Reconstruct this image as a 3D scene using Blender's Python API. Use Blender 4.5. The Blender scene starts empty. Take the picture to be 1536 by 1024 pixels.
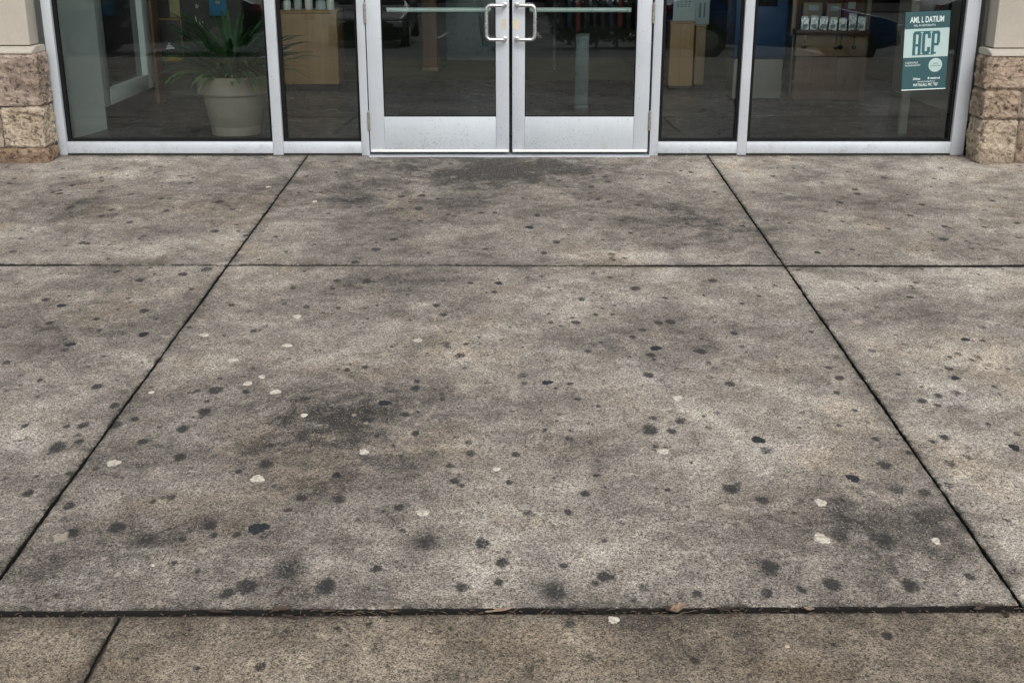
import bpy, bmesh, math, random
import numpy as np
from mathutils import Vector, Matrix, noise as mnoise
random.seed(7); rng = np.random.default_rng(11)
S = bpy.context.scene
COL = S.collection
R = math.radians
T = 0.0438            # the forecourt falls away from the doors by about 2.5 degrees

# ------------------------------------------------------------------ camera
cam = bpy.data.cameras.new('camera'); co = bpy.data.objects.new('camera', cam); COL.objects.link(co)
co.location = (0, -7.87, 1.377); co.rotation_euler = (R(90-18.741), 0, 0)
cam.sensor_width = 36; cam.lens = 42.07; cam.clip_start = .05; cam.clip_end = 2000
S.camera = co
# ------------------------------------------------------------------ sky, sun, exposure (overcast)
W = bpy.data.worlds.new('World'); S.world = W; W.use_nodes = True
wn = W.node_tree; wn.nodes.clear()
sky = wn.nodes.new('ShaderNodeTexSky'); sky.sky_type = 'NISHITA'; sky.sun_disc = False
SUN_EL, SUN_ROT = R(42), R(164)
sky.sun_elevation = SUN_EL; sky.sun_rotation = SUN_ROT; sky.dust_density = 4; sky.air_density = 1.2
hs = wn.nodes.new('ShaderNodeHueSaturation'); hs.inputs['Saturation'].default_value = .22
bg = wn.nodes.new('ShaderNodeBackground'); bg.inputs['Strength'].default_value = .13
wo = wn.nodes.new('ShaderNodeOutputWorld')
wn.links.new(sky.outputs[0], hs.inputs['Color']); wn.links.new(hs.outputs[0], bg.inputs['Color']); wn.links.new(bg.outputs[0], wo.inputs[0])
sl = bpy.data.lights.new('sun', 'SUN'); sl.energy = 1.0; sl.angle = R(25); sl.color = (1, .97, .93)
so = bpy.data.objects.new('sun', sl); COL.objects.link(so)
sd = Vector((math.sin(SUN_ROT)*math.cos(SUN_EL), math.cos(SUN_ROT)*math.cos(SUN_EL), math.sin(SUN_EL)))
so.rotation_euler = (-sd).to_track_quat('-Z', 'Y').to_euler()
vs = S.view_settings; vs.view_transform = 'Standard'; vs.look = 'None'; vs.gamma = 1; vs.use_curve_mapping = False
vs.exposure = 0.25
S.cycles.use_denoising = True; S.cycles.denoising_prefilter = 'NONE'
S.cycles.transparent_max_bounces = 16

# ------------------------------------------------------------------ node helpers
class NT:
    def __init__(s, name):
        s.m = bpy.data.materials.new(name); s.m.use_nodes = True
        s.t = s.m.node_tree; s.t.nodes.clear()
        s.out = s.t.nodes.new('ShaderNodeOutputMaterial')
    def n(s, typ, ins=None, **props):
        nd = s.t.nodes.new('ShaderNode'+typ)
        for k, v in props.items(): setattr(nd, k, v)
        for k, v in (ins or {}).items(): s.set(nd, k, v)
        return nd
    def set(s, nd, k, v):
        i = nd.inputs[k]
        if hasattr(v, 'is_linked') or isinstance(v, bpy.types.NodeSocket): s.t.links.new(v, i)
        elif isinstance(v, bpy.types.Node): s.t.links.new(v.outputs[0], i)
        else:
            if i.type == 'RGBA' and len(v) == 3: v = (*v, 1)
            i.default_value = v
    def coord(s, which='Object'): return s.n('TexCoord').outputs[which]
    def noise(s, scale, detail=4, rough=.55, vec=None, dist=0.):
        nd = s.n('TexNoise', {'Scale': scale, 'Detail': detail, 'Roughness': rough, 'Distortion': dist})
        s.set(nd, 'Vector', vec if vec is not None else s.coord()); return nd.outputs['Fac']
    def math(s, op, a, b=0., c=None, clamp=False):
        nd = s.n('Math', {0: a, 1: b}, operation=op, use_clamp=clamp)
        if c is not None: s.set(nd, 2, c)
        return nd.outputs[0]
    def mix(s, f, a, b, blend='MIX'):
        nd = s.n('Mix', None, data_type='RGBA', blend_type=blend)
        s.set(nd, 0, f); s.set(nd, 6, a); s.set(nd, 7, b); return nd.outputs[2]
    def ramp(s, f, stops, interp='LINEAR'):
        nd = s.n('ValToRGB', {0: f}); cr = nd.color_ramp; cr.interpolation = interp
        while len(cr.elements) < len(stops): cr.elements.new(.5)
        for e, (p, c) in zip(cr.elements, stops):
            e.position = p; e.color = (c, c, c, 1) if not hasattr(c, '__len__') else (*c, 1)
        return nd.outputs[0]
    def attr(s, name): return s.n('Attribute', attribute_name=name).outputs['Fac']
    def mapr(s, v, a, b, c=0., d=1., smooth=False):
        nd = s.n('MapRange', {0: v, 1: a, 2: b, 3: c, 4: d}, clamp=True, interpolation_type='SMOOTHSTEP' if smooth else 'LINEAR'); return nd.outputs[0]
    def bump(s, h, strength=.3, dist=.01): return s.n('Bump', {'Height': h, 'Strength': strength, 'Distance': dist}).outputs[0]
    def bsdf(s, col, rough=.6, metal=0., spec=.5, normal=None, **kw):
        ins = {'Base Color': col, 'Roughness': rough, 'Metallic': metal, 'Specular IOR Level': spec}; ins.update(kw)
        if normal is not None: ins['Normal'] = normal
        b = s.n('BsdfPrincipled', ins); s.t.links.new(b.outputs[0], s.out.inputs[0]); return s.m

def simple(name, col, rough=.6, metal=0., var=.18, scale=9., bump=0., spec=.5):
    q = NT(name); f = q.noise(scale, 5, .6)
    dark = tuple(v*(1-var) for v in col); lite = tuple(min(1, v*(1+var)) for v in col)
    c = q.ramp(f, [(.25, dark), (.75, lite)])
    nrm = q.bump(q.noise(scale*6, 4, .6), bump, .004) if bump else None
    rr = q.mapr(q.noise(scale*2.3, 4, .6), .3, .7, max(.02, rough-.08), min(1, rough+.08))
    return q.bsdf(c, rr, metal, spec, nrm)

# ------------------------------------------------------------------ materials
M = {}
def concrete(name, tint=(1, 1, 1), dirt=0., warm=0.):
    q = NT(name); v = q.coord()
    big = q.noise(1.0, 6, .62, v); mid = q.noise(4.7, 6, .66, v, .4); hue = q.noise(1.9, 5, .6, v, .3)
    sm = q.noise(24, 5, .7, v); fine = q.noise(98, 4, .85, v); grit = q.noise(230, 2, .8, v)
    g = q.math('MULTIPLY', q.attr('grime'), q.mapr(q.noise(8, 8, .74, v, .9), .34, .66, .15, 1.85))
    tone = q.math('ADD', q.math('MULTIPLY', q.math('SUBTRACT', big, .5), .95), q.math('MULTIPLY', q.math('SUBTRACT', mid, .5), 1.25))
    tone = q.math('ADD', tone, q.math('MULTIPLY', q.math('SUBTRACT', sm, .5), .42))
    tone = q.math('ADD', tone, q.math('MULTIPLY', q.math('SUBTRACT', q.noise(11, 6, .72, v, .7), .5), .55))
    tone = q.math('SUBTRACT', q.math('ADD', tone, .555-dirt), q.math('MULTIPLY', g, .62))
    col = q.ramp(tone, [(.0, (.050, .047, .043)), (.20, (.100, .092, .083)), (.42, (.195, .177, .155)), (.60, (.285, .260, .228)), (.82, (.43, .398, .352)), (1., (.53, .495, .44))])
    worn = q.math('MULTIPLY', q.mapr(q.noise(2.3, 6, .68, q.n('Mapping', {'Vector': v, 'Location': (3, 9, 0)}), .6), .50, .68, 0, 1, True), q.mapr(sm, .35, .62, .35, 1.1))
    col = q.mix(q.math('MULTIPLY', worn, .40), col, (.50, .462, .40))
    br = q.mapr(hue, .52, .70, 0, .55, True)
    col = q.mix(br, col, q.mix(1., col, (1.03, .93, .81), 'MULTIPLY'))
    bl = q.mapr(q.noise(2.6, 5, .6, q.n('Mapping', {'Vector': v, 'Location': (7, 3, 1)})), .54, .72, 0, .42, True)
    col = q.mix(bl, col, q.mix(1., col, (.90, .96, 1.06), 'MULTIPLY'))
    # aggregate grain
    gr = q.math('ADD', q.mapr(fine, .31, .69, .12, 1.86), q.mapr(grit, .35, .65, -.72, .72))
    gr = q.math('MAXIMUM', gr, .16)
    col = q.mix(1., col, q.n('CombineColor', {0: gr, 1: gr, 2: gr}), 'MULTIPLY')
    vo = q.n('TexVoronoi', {'Scale': 165., 'Vector': v, 'Randomness': 1.}); cell = q.n('SeparateColor', {0: vo.outputs['Color']})
    peb = q.math('MULTIPLY', q.math('GREATER_THAN', cell.outputs[0], .70), q.math('LESS_THAN', vo.outputs['Distance'], .40))
    col = q.mix(q.math('MULTIPLY', peb, q.mapr(cell.outputs[1], 0, 1, .2, .95)), col, q.ramp(cell.outputs[2], [(0, (.44, .40, .34)), (.6, (.36, .29, .21)), (1, (.5, .48, .45))]))
    pit = q.math('MULTIPLY', q.math('GREATER_THAN', cell.outputs[1], .90), q.math('LESS_THAN', vo.outputs['Distance'], .40))
    col = q.mix(q.math('MULTIPLY', pit, .62), col, (.035, .033, .030))
    # tiny trodden specks of old gum and grit
    v2 = q.n('TexVoronoi', {'Scale': 11., 'Vector': v, 'Randomness': 1.}); c2 = q.n('SeparateColor', {0: v2.outputs['Color']})
    rr = q.math('MULTIPLY', q.math('POWER', c2.outputs[0], 5.), .15)
    sp = q.math('LESS_THAN', q.math('ADD', v2.outputs['Distance'], q.mapr(fine, .3, .7, -.03, .03)), rr)
    col = q.mix(q.math('MULTIPLY', sp, .55), col, (.045, .044, .044))
    v3 = q.n('TexVoronoi', {'Scale': 23., 'Vector': v, 'Randomness': 1.}); c3 = q.n('SeparateColor', {0: v3.outputs['Color']})
    s3 = q.math('LESS_THAN', q.math('ADD', v3.outputs['Distance'], q.mapr(fine, .3, .7, -.06, .06)), q.math('MULTIPLY', q.math('POWER', c3.outputs[0], 4.), .19))
    col = q.mix(q.math('MULTIPLY', s3, q.mapr(c3.outputs[1], 0, 1, .35, .9)), col, (.030, .030, .030))
    # gum stains put where they lie
    dk = q.math('MULTIPLY', q.attr('spot'), q.mapr(q.noise(105, 5, .82, v, .4), .32, .66, .05, 1.65))
    col = q.mix(q.mapr(dk, .07, .54, 0, .93, True), col, (.030, .030, .031))
    wh = q.math('MULTIPLY', q.attr('pale'), q.mapr(fine, .3, .6, .4, 1.2))
    col = q.mix(q.mapr(wh, .15, .9, 0, .6, True), col, (.47, .42, .35))
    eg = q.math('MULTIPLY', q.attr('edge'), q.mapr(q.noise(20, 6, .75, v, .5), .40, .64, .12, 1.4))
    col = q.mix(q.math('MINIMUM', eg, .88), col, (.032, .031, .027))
    col = q.mix(1., col, tuple(a*b for a, b in zip(tint, (.97, .955, .935))), 'MULTIPLY')
    col = q.mix(q.math('GREATER_THAN', q.attr('edge'), 1.12), col, (.010, .009, .008))
    h = q.math('ADD', q.math('MULTIPLY', fine, 1.), q.math('ADD', q.math('MULTIPLY', peb, .35), q.math('MULTIPLY', grit, .6)))
    return q.bsdf(col, q.mapr(mid, .3, .7, .78, .95), 0, .3, q.bump(h, .55, .004))
M['concrete'] = concrete('concrete')
M['concrete_front'] = concrete('walkway_concrete', (.86, .81, .735), .15)
M['soil'] = simple('joint_soil', (.030, .026, .020), .95, 0, .5, 60, .6)
M['asphalt'] = simple('asphalt', (.055, .055, .057), .85, 0, .3, 3, .6)
M['line_paint'] = simple('line_paint', (.62, .61, .56), .7, 0, .25, 14)

def alu(name, base=(.585, .628, .68), metal=.30, rough=.45, scuff=0.):
    q = NT(name); v = q.coord()
    st = q.noise(3, 5, .6, q.n('Mapping', {'Vector': v, 'Scale': (40, 40, 1.2)}))
    bl = q.noise(2.2, 5, .6, v)
    c = q.ramp(q.math('ADD', q.math('MULTIPLY', st, .35), q.math('MULTIPLY', bl, .65)), [(.3, tuple(x*.90 for x in base)), (.7, tuple(min(1, x*1.05) for x in base))])
    z = q.n('SeparateXYZ', {0: v}).outputs[2]
    low = q.mapr(z, 0., .16, 1., 0., True)
    gr = q.math('MULTIPLY', q.mapr(q.noise(9, 7, .75, v), .5, .75, 0, .9), low)
    c = q.mix(q.math('MULTIPLY', gr, .55), c, (.20, .18, .15))
    # nicks and scratches, thicker towards the foot
    vo = q.n('TexVoronoi', {'Scale': 125., 'Vector': q.n('Mapping', {'Vector': v, 'Scale': (1, 1, 1.6)})}); ce = q.n('SeparateColor', {0: vo.outputs['Color']})
    area = q.mapr(q.noise(5, 4, .6, v), .42, .66, 0, 1)
    amt = q.math('ADD', .004, q.math('MULTIPLY', q.math('MULTIPLY', area, q.mapr(z, .02, .2, 1., .12)), .06+.30*scuff))
    nick = q.math('MULTIPLY', q.math('LESS_THAN', ce.outputs[0], amt), q.math('LESS_THAN', vo.outputs['Distance'], .42))
    c = q.mix(q.math('MULTIPLY', nick, .75), c, (.13, .13, .13))
    return q.bsdf(c, q.mapr(bl, .3, .7, rough-.06, rough+.1), metal, .5, q.bump(st, .05, .001))
M['alu'] = alu('anodised_aluminium'); M['alu_scuffed'] = alu('scuffed_aluminium', (.50, .545, .58), .15, .42, 1.)
M['steel'] = simple('brushed_steel', (.60, .60, .59), .30, .95, .08, 30)
M['hinge'] = simple('worn_hinge_steel', (.40, .38, .34), .42, .8, .35, 60)
M['rubber'] = simple('black_gasket', (.007, .007, .008), .7, 0, .3, 20, 0, .15)
M['pushbar'] = simple('pale_green_bar', (.72, .86, .80), .3, 0, .05, 6)
M['dirtcaulk'] = simple('dirty_caulk', (.022, .019, .016), .9, 0, .6, 30, .5)  # dirty caulk, blackened to draw the contact shadow under the sills
M['residue'] = simple('sticker_glue', (.50, .46, .36), .8, 0, .3, 120)
M['residue2'] = simple('yellowed_sticker_glue', (.62, .52, .32), .8, 0, .45, 160)

q = NT('tinted_glass'); v = q.coord()
smear = q.noise(2.3, 6, .65, v, .8)
tr = q.n('BsdfTransparent', {'Color': (.85, .92, .91)}); gl = q.n('BsdfGlossy', {'Color': (.92, .98, 1.), 'Roughness': .0})
q.set(gl, 'Normal', q.bump(q.noise(1.1, 2, .4, v), .012, .02))
df = q.n('BsdfDiffuse', {'Color': (.33, .33, .31)})
fr = q.math('MULTIPLY', q.n('Fresnel', {'IOR': 1.5}), 2.45, clamp=True)
m1 = q.n('MixShader', {0: fr, 1: tr.outputs[0], 2: gl.outputs[0]})
spk = q.n('TexVoronoi', {'Scale': 26., 'Vector': v}); sc = q.n('SeparateColor', {0: spk.outputs['Color']})
zz = q.n('SeparateXYZ', {0: v}).outputs[2]
dots = q.math('MULTIPLY', q.math('LESS_THAN', spk.outputs['Distance'], q.math('MULTIPLY', q.math('POWER', sc.outputs[0], 6.), .07)), .6)
dust = q.math('ADD', q.math('MULTIPLY', q.mapr(smear, .45, .8, .0, .03), q.mapr(zz, .1, .9, 1., .45)), q.math('MULTIPLY', dots, q.mapr(zz, .1, .6, 1., .25)))
m2 = q.n('MixShader', {0: dust, 1: m1.outputs[0], 2: df.outputs[0]})
q.t.links.new(m2.outputs[0], q.out.inputs[0]); M['glass'] = q.m
q = NT('clear_glass_back'); tr = q.n('BsdfTransparent', {'Color': (.99, 1., .995)}); q.t.links.new(tr.outputs[0], q.out.inputs[0]); M['glass_back'] = q.m

def stone(name, c1, c2, c3, rnd):
    q = NT(name); v = q.n('Mapping', {'Vector': q.coord(), 'Location': (rnd*3.1, rnd*1.7, rnd)})
    a = q.noise(7, 6, .62, v, .6); b = q.noise(26, 6, .7, v, .5); f = q.noise(150, 4, .75, v)
    t = q.math('ADD', q.math('MULTIPLY', a, .62), q.math('MULTIPLY', b, .38))
    c = q.ramp(t, [(.30, c3), (.46, c1), (.58, c2), (.74, tuple(min(1, x*1.22) for x in c2))])
    c = q.mix(q.mapr(q.noise(11, 5, .6, v), .58, .72, 0, .3, True), c, (.27, .16, .10))
    pit = q.mapr(b, .37, .47, .88, 0, True)
    c = q.mix(pit, c, tuple(x*.28 for x in c1))
    gg = q.mapr(f, .3, .7, .6, 1.42); c = q.mix(1., c, q.n('CombineColor', {0: gg, 1: gg, 2: gg}), 'MULTIPLY')
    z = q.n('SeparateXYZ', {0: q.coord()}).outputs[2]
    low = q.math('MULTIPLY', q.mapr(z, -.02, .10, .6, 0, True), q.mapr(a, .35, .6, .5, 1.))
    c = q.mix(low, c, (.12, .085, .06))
    return q.bsdf(c, .9, 0, .25, q.bump(q.math('ADD', b, q.math('MULTIPLY', f, .5)), .8, .012))
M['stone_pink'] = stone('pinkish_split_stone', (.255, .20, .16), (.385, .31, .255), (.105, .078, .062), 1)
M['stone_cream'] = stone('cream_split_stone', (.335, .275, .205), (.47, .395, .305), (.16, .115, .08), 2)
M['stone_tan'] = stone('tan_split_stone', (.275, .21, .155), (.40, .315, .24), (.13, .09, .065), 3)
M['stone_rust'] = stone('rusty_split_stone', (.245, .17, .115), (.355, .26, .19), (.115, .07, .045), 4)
q = NT('cast_stone'); v = q.coord(); f = q.noise(120, 4, .7, v)
c = q.ramp(q.math('ADD', q.math('MULTIPLY', q.noise(5, 5, .6, v), .5), q.math('MULTIPLY', f, .5)), [(.3, (.40, .365, .315)), (.7, (.52, .48, .42))])
c = q.mix(q.mapr(q.noise(2.2, 5, .6, q.n('Mapping', {'Vector': v, 'Scale': (6, 6, .5)})), .55, .75, 0, .4), c, (.30, .255, .20))
M['cast'] = q.bsdf(c, .9, 0, .25, q.bump(f, .4, .004))
M['mortar'] = simple('grey_mortar', (.075, .068, .06), .95, 0, .35, 40, .6)

def wood(name, c1, c2, rough=.45):
    q = NT(name); v = q.n('Mapping', {'Vector': q.coord(), 'Scale': (9, 9, .8)})
    g = q.noise(3.2, 7, .66, v, 1.2); l = q.noise(22, 4, .6, v)
    x = q.n('SeparateXYZ', {0: q.coord()}).outputs[0]
    bd = q.n('TexWhiteNoise', {'W': q.math('FLOOR', q.math('MULTIPLY', x, 7.3))}, noise_dimensions='1D').outputs['Value']
    t = q.math('ADD', q.math('ADD', q.math('MULTIPLY', g, .6), q.math('MULTIPLY', l, .25)), q.math('MULTIPLY', bd, .22))
    return q.bsdf(q.ramp(t, [(.3, c1), (.8, c2)]), rough, 0, .4)
M['oak'] = wood('honey_oak', (.30, .175, .08), (.50, .315, .155))
M['brownwood'] = wood('brown_laminate', (.14, .075, .045), (.26, .155, .095))
M['palewood'] = wood('pale_plywood', (.34, .225, .125), (.48, .34, .21))
M['darkwood'] = wood('dark_stained_wood', (.10, .055, .03), (.20, .11, .06))
M['wall_pale'] = simple('pale_wall_paint', (.86, .92, .90), .7, 0, .05, 3)
M['wall_beige'] = simple('beige_wall_paint', (.56, .53, .46), .7, 0, .06, 3)
M['wall_dark'] = simple('dark_wall_paint', (.035, .036, .038), .8, 0, .2, 2)
M['skirt'] = simple('black_skirting', (.012, .013, .014), .6, 0, .3, 5)
M['ceiling'] = simple('ceiling_tile', (.80, .80, .78), .9, 0, .1, 4)
q = NT('floor_tile'); v = q.coord(); br = q.n('TexBrick', {'Vector': v, 'Scale': 1.6, 'Color1': (.020, .020, .020, 1), 'Color2': (.024, .024, .024, 1), 'Mortar': (.045, .043, .04, 1), 'Mortar Size': .006, 'Brick Width': 1., 'Row Height': 1.}, offset=0.)
M['floor'] = q.bsdf(q.mix(.5, br.outputs[0], q.ramp(q.noise(5, 6, .65, v), [(.3, (.013, .013, .013)), (.7, (.034, .033, .032))])), q.mapr(q.noise(8, 4, .6, v), .3, .7, .22, .45), 0, .5)
M['pot'] = simple('taupe_planter_resin', (.35, .30, .238), .65, 0, .12, 5, .2)
M['white'] = simple('white_paint', (.78, .78, .76), .5, 0, .06, 5)
M['paper'] = simple('printed_paper', (.46, .53, .52), .8, 0, .07, 20)
M['ink'] = simple('grey_ink', (.18, .22, .23), .8, 0, .2, 30)
M['yellow'] = simple('straw_yellow_print', (.38, .35, .17), .7, 0, .15, 12)
M['bluep'] = simple('blue_print', (.03, .18, .34), .6, 0, .35, 14)
M['gold'] = simple('gold_trim', (.55, .37, .10), .4, .5, .2, 20)
M['signblack'] = simple('dark_board', (.050, .046, .042), .6, 0, .3, 6)
M['teal_dark'] = simple('dark_teal_print', (.022, .080, .092), .45, 0, .12, 10)
M['teal_pale'] = simple('pale_aqua_print', (.41, .54, .53), .45, 0, .06, 10)
M['teal_ink'] = simple('teal_lettering', (.022, .10, .115), .5, 0, .1, 10)
M['white_ink'] = simple('pale_lettering', (.68, .78, .77), .5, 0, .05, 10)
M['binblue'] = simple('blue_bin_plastic', (.010, .050, .125), .4, 0, .12, 6)
M['bingrey'] = simple('grey_bin_plastic', (.24, .235, .215), .55, 0, .12, 6)
M['foil'] = simple('silver_foil_bag', (.72, .74, .72), .28, .75, .25, 40, .6)
M['kraft'] = simple('kraft_paper', (.36, .29, .20), .8, 0, .12, 12, .3)
M['maroon'] = simple('maroon_print', (.14, .025, .022), .6, 0, .25, 8)
M['blackmetal'] = simple('black_metal', (.02, .02, .021), .35, .6, .25, 20)
M['greymetal'] = simple('grey_metal', (.13, .135, .135), .4, .6, .12, 20)
M['acrylic'] = simple('pale_green_acrylic', (.11, .15, .15), .3, 0, .06, 4)
M['leaf'] = simple('dark_green_leaf', (.05, .115, .042), .42, 0, .5, 14)
M['leaf2'] = simple('mid_green_leaf', (.13, .25, .075), .42, 0, .4, 14)
M['leaf3'] = simple('yellowing_leaf', (.36, .36, .12), .5, 0, .4, 14)
M['deadleaf'] = simple('brown_dead_leaf', (.075, .05, .036), .8, 0, .5, 60, .5)
M['deadleaf2'] = simple('tan_dead_leaf', (.26, .19, .13), .8, 0, .4, 60, .5)
M['deadleaf3'] = simple('blackened_dead_leaf', (.045, .028, .02), .8, 0, .5, 60, .5)
M['pebble'] = simple('beige_pebble', (.55, .42, .30), .8, 0, .2, 90)
q = NT('black_gum'); v = q.coord('Object'); c = q.ramp(q.noise(130, 5, .75, q.n('NewGeometry').outputs['Position']), [(.32, (.010, .012, .017)), (.58, (.027, .030, .036)), (.72, (.13, .12, .115))])
M['gum_black'] = q.bsdf(c, .7, 0, .3, q.bump(q.noise(200, 4, .7), .6, .003))
q = NT('white_gum'); c = q.ramp(q.noise(80, 6, .75, q.n('NewGeometry').outputs['Position']), [(.30, (.17, .155, .13)), (.43, (.42, .38, .32)), (.58, (.70, .65, .565)), (.8, (.74, .69, .61))])
M['gum_white'] = q.bsdf(c, .75, 0, .3, q.bump(q.noise(200, 4, .7), .5, .003))
for nm, c_, mt in (('blue', (.015, .075, .22), .3), ('charcoal', (.03, .031, .034), .4), ('black', (.008, .008, .009), .3), ('silver', (.38, .39, .40), .6), ('white', (.70, .70, .69), 0), ('maroon', (.12, .012, .015), .3)):
    M['car_'+nm] = simple('car_paint_'+nm, c_, .22, mt, .05, 2)
M['car_glass'] = simple('car_window', (.010, .012, .014), .06, 0, .1, 2)
M['tyre'] = simple('tyre_rubber', (.014, .014, .014), .85, 0, .2, 20)
M['rim'] = simple('alloy_rim', (.38, .38, .39), .3, .8, .1, 20)
M['lamp_red'] = simple('tail_lens', (.30, .01, .01), .2, 0, .1, 20)
M['lamp_white'] = simple('head_lens', (.65, .67, .68), .12, 0, .1, 20)
M['bark'] = simple('bark', (.095, .07, .05), .95, 0, .35, 9, .8)
M['crown'] = simple('tree_foliage', (.035, .065, .022), .6, 0, .5, 1.2)
M['hedge'] = simple('hedge_foliage', (.025, .05, .018), .6, 0, .5, 2)
M['grass'] = simple('verge_grass', (.05, .075, .025), .9, 0, .35, 2, .5)
M['skin'] = simple('skin', (.46, .29, .21), .55, 0, .06, 20)
M['hair'] = simple('dark_hair', (.02, .014, .010), .6, 0, .3, 60)
M['shirt_white'] = simple('white_cotton', (.72, .72, .72), .85, 0, .08, 20)
M['shirt_dark'] = simple('black_cotton', (.02, .02, .024), .85, 0, .2, 20)
M['denim'] = simple('dark_denim', (.025, .035, .07), .85, 0, .2, 30)
M['trouser_red'] = simple('faded_red_trousers', (.38, .12, .11), .85, 0, .15, 30)
M['shoe'] = simple('shoe_leather', (.02, .018, .016), .6, 0, .2, 30)

# ------------------------------------------------------------------ object helpers
def tag(o, label=None, cat=None, group=None, kind=None):
    if label: o['label'] = label
    if cat: o['category'] = cat
    if group: o['group'] = group
    if kind: o['kind'] = kind
    return o
def thing(name, label, cat, loc=(0, 0, 0), group=None, rot=(0, 0, 0)):
    o = bpy.data.objects.new(name, None); COL.objects.link(o); o.location = loc; o.rotation_euler = rot
    o.empty_display_size = .1
    return tag(o, label, cat, group)
class MB:
    def __init__(s): s.b = bmesh.new()
    def merge(s, o):
        me = bpy.data.meshes.new('t'); o.to_mesh(me); o.free(); s.b.from_mesh(me); bpy.data.meshes.remove(me); return s
    def box(s, x0, x1, y0, y1, z0, z1, bev=0., seg=2, mat=None):
        o = bmesh.new(); bmesh.ops.create_cube(o, size=1)
        for v in o.verts: v.co = ((x0+x1)/2+v.co.x*(x1-x0), (y0+y1)/2+v.co.y*(y1-y0), (z0+z1)/2+v.co.z*(z1-z0))
        if bev: bmesh.ops.bevel(o, geom=o.edges[:], offset=bev, segments=seg, affect='EDGES', profile=.5)
        if mat is not None: bmesh.ops.transform(o, matrix=mat, verts=o.verts)
        return s.merge(o)
    def tube(s, pts, r, seg=12, caps=True):
        pts = [Vector(p) for p in pts]; n = len(pts); rs = r if hasattr(r, '__len__') else [r]*n
        rings = []; up = None
        for i, p in enumerate(pts):
            t = (pts[min(i+1, n-1)]-pts[max(i-1, 0)]).normalized()
            if up is None: up = t.orthogonal().normalized()
            up = (up-t*up.dot(t)).normalized(); sd = t.cross(up)
            rings.append([s.b.verts.new(p+(up*math.cos(a)+sd*math.sin(a))*rs[i]) for a in [2*math.pi*k/seg for k in range(seg)]])
        for a, b in zip(rings, rings[1:]):
            for k in range(seg): s.b.faces.new((a[k], a[(k+1) % seg], b[(k+1) % seg], b[k]))
        if caps: s.b.faces.new(rings[0][::-1]); s.b.faces.new(rings[-1])
        return s
    def lathe(s, prof, c=(0, 0, 0), seg=40):
        rings = []
        for r, z in prof: rings.append([s.b.verts.new((c[0]+r*math.cos(2*math.pi*k/seg), c[1]+r*math.sin(2*math.pi*k/seg), c[2]+z)) for k in range(seg)])
        for a, b in zip(rings, rings[1:]):
            for k in range(seg): s.b.faces.new((a[k], a[(k+1) % seg], b[(k+1) % seg], b[k]))
        s.b.faces.new(rings[0][::-1]); s.b.faces.new(rings[-1]); return s
    def prism(s, pts, y0, y1):      # outline in x,z pulled along y
        a = [s.b.verts.new((x, y0, z)) for x, z in pts]; b = [s.b.verts.new((x, y1, z)) for x, z in pts]; n = len(pts)
        s.b.faces.new(a); s.b.faces.new(b[::-1])
        for i in range(n): s.b.faces.new((a[i], b[i], b[(i+1) % n], a[(i+1) % n]))
        return s
    def build(s, name, mat, parent=None, smooth=True, label=None):
        bmesh.ops.recalc_face_normals(s.b, faces=s.b.faces[:])
        me = bpy.data.meshes.new(name); s.b.to_mesh(me); s.b.free()
        for m_ in (mat if isinstance(mat, (list, tuple)) else [mat]): me.materials.append(m_)
        o = bpy.data.objects.new(name, me); COL.objects.link(o)
        if smooth:
            me.shade_smooth()
            try: me.set_sharp_from_angle(angle=R(32))
            except Exception: pass
        if parent is not None: o.parent = parent
        if label: o['label'] = label
        return o
def bx(name, mat, parent, x0, x1, y0, y1, z0, z1, bev=.002, label=None):
    return MB().box(x0, x1, y0, y1, z0, z1, bev).build(name, mat, parent, label=label)
def kids(o): return [c for c in bpy.data.objects if c.parent == o]
def copy_tree(o, parent=None):
    c = o.copy(); COL.objects.link(c)
    if parent is not None: c.parent = parent
    for ch in kids(o): copy_tree(ch, c)
    return c
def text(name, s, mat, parent, size, M4, sx=1., off=0., align='CENTER', extr=.0003):
    cu = bpy.data.curves.new('t', 'FONT'); cu.body = s; cu.size = size; cu.offset = off; cu.align_x = align; cu.align_y = 'CENTER'; cu.extrude = extr
    to = bpy.data.objects.new('t', cu); COL.objects.link(to)
    me = bpy.data.meshes.new_from_object(to.evaluated_get(bpy.context.evaluated_depsgraph_get()))
    bpy.data.objects.remove(to); bpy.data.curves.remove(cu)
    me.transform(M4 @ Matrix.Diagonal((sx, 1, 1, 1))); me.materials.clear(); me.materials.append(mat)
    o = bpy.data.objects.new(name, me); COL.objects.link(o); o.parent = parent; return o
G = lambda x, d: Vector((x, -d, -d*T))

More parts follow.
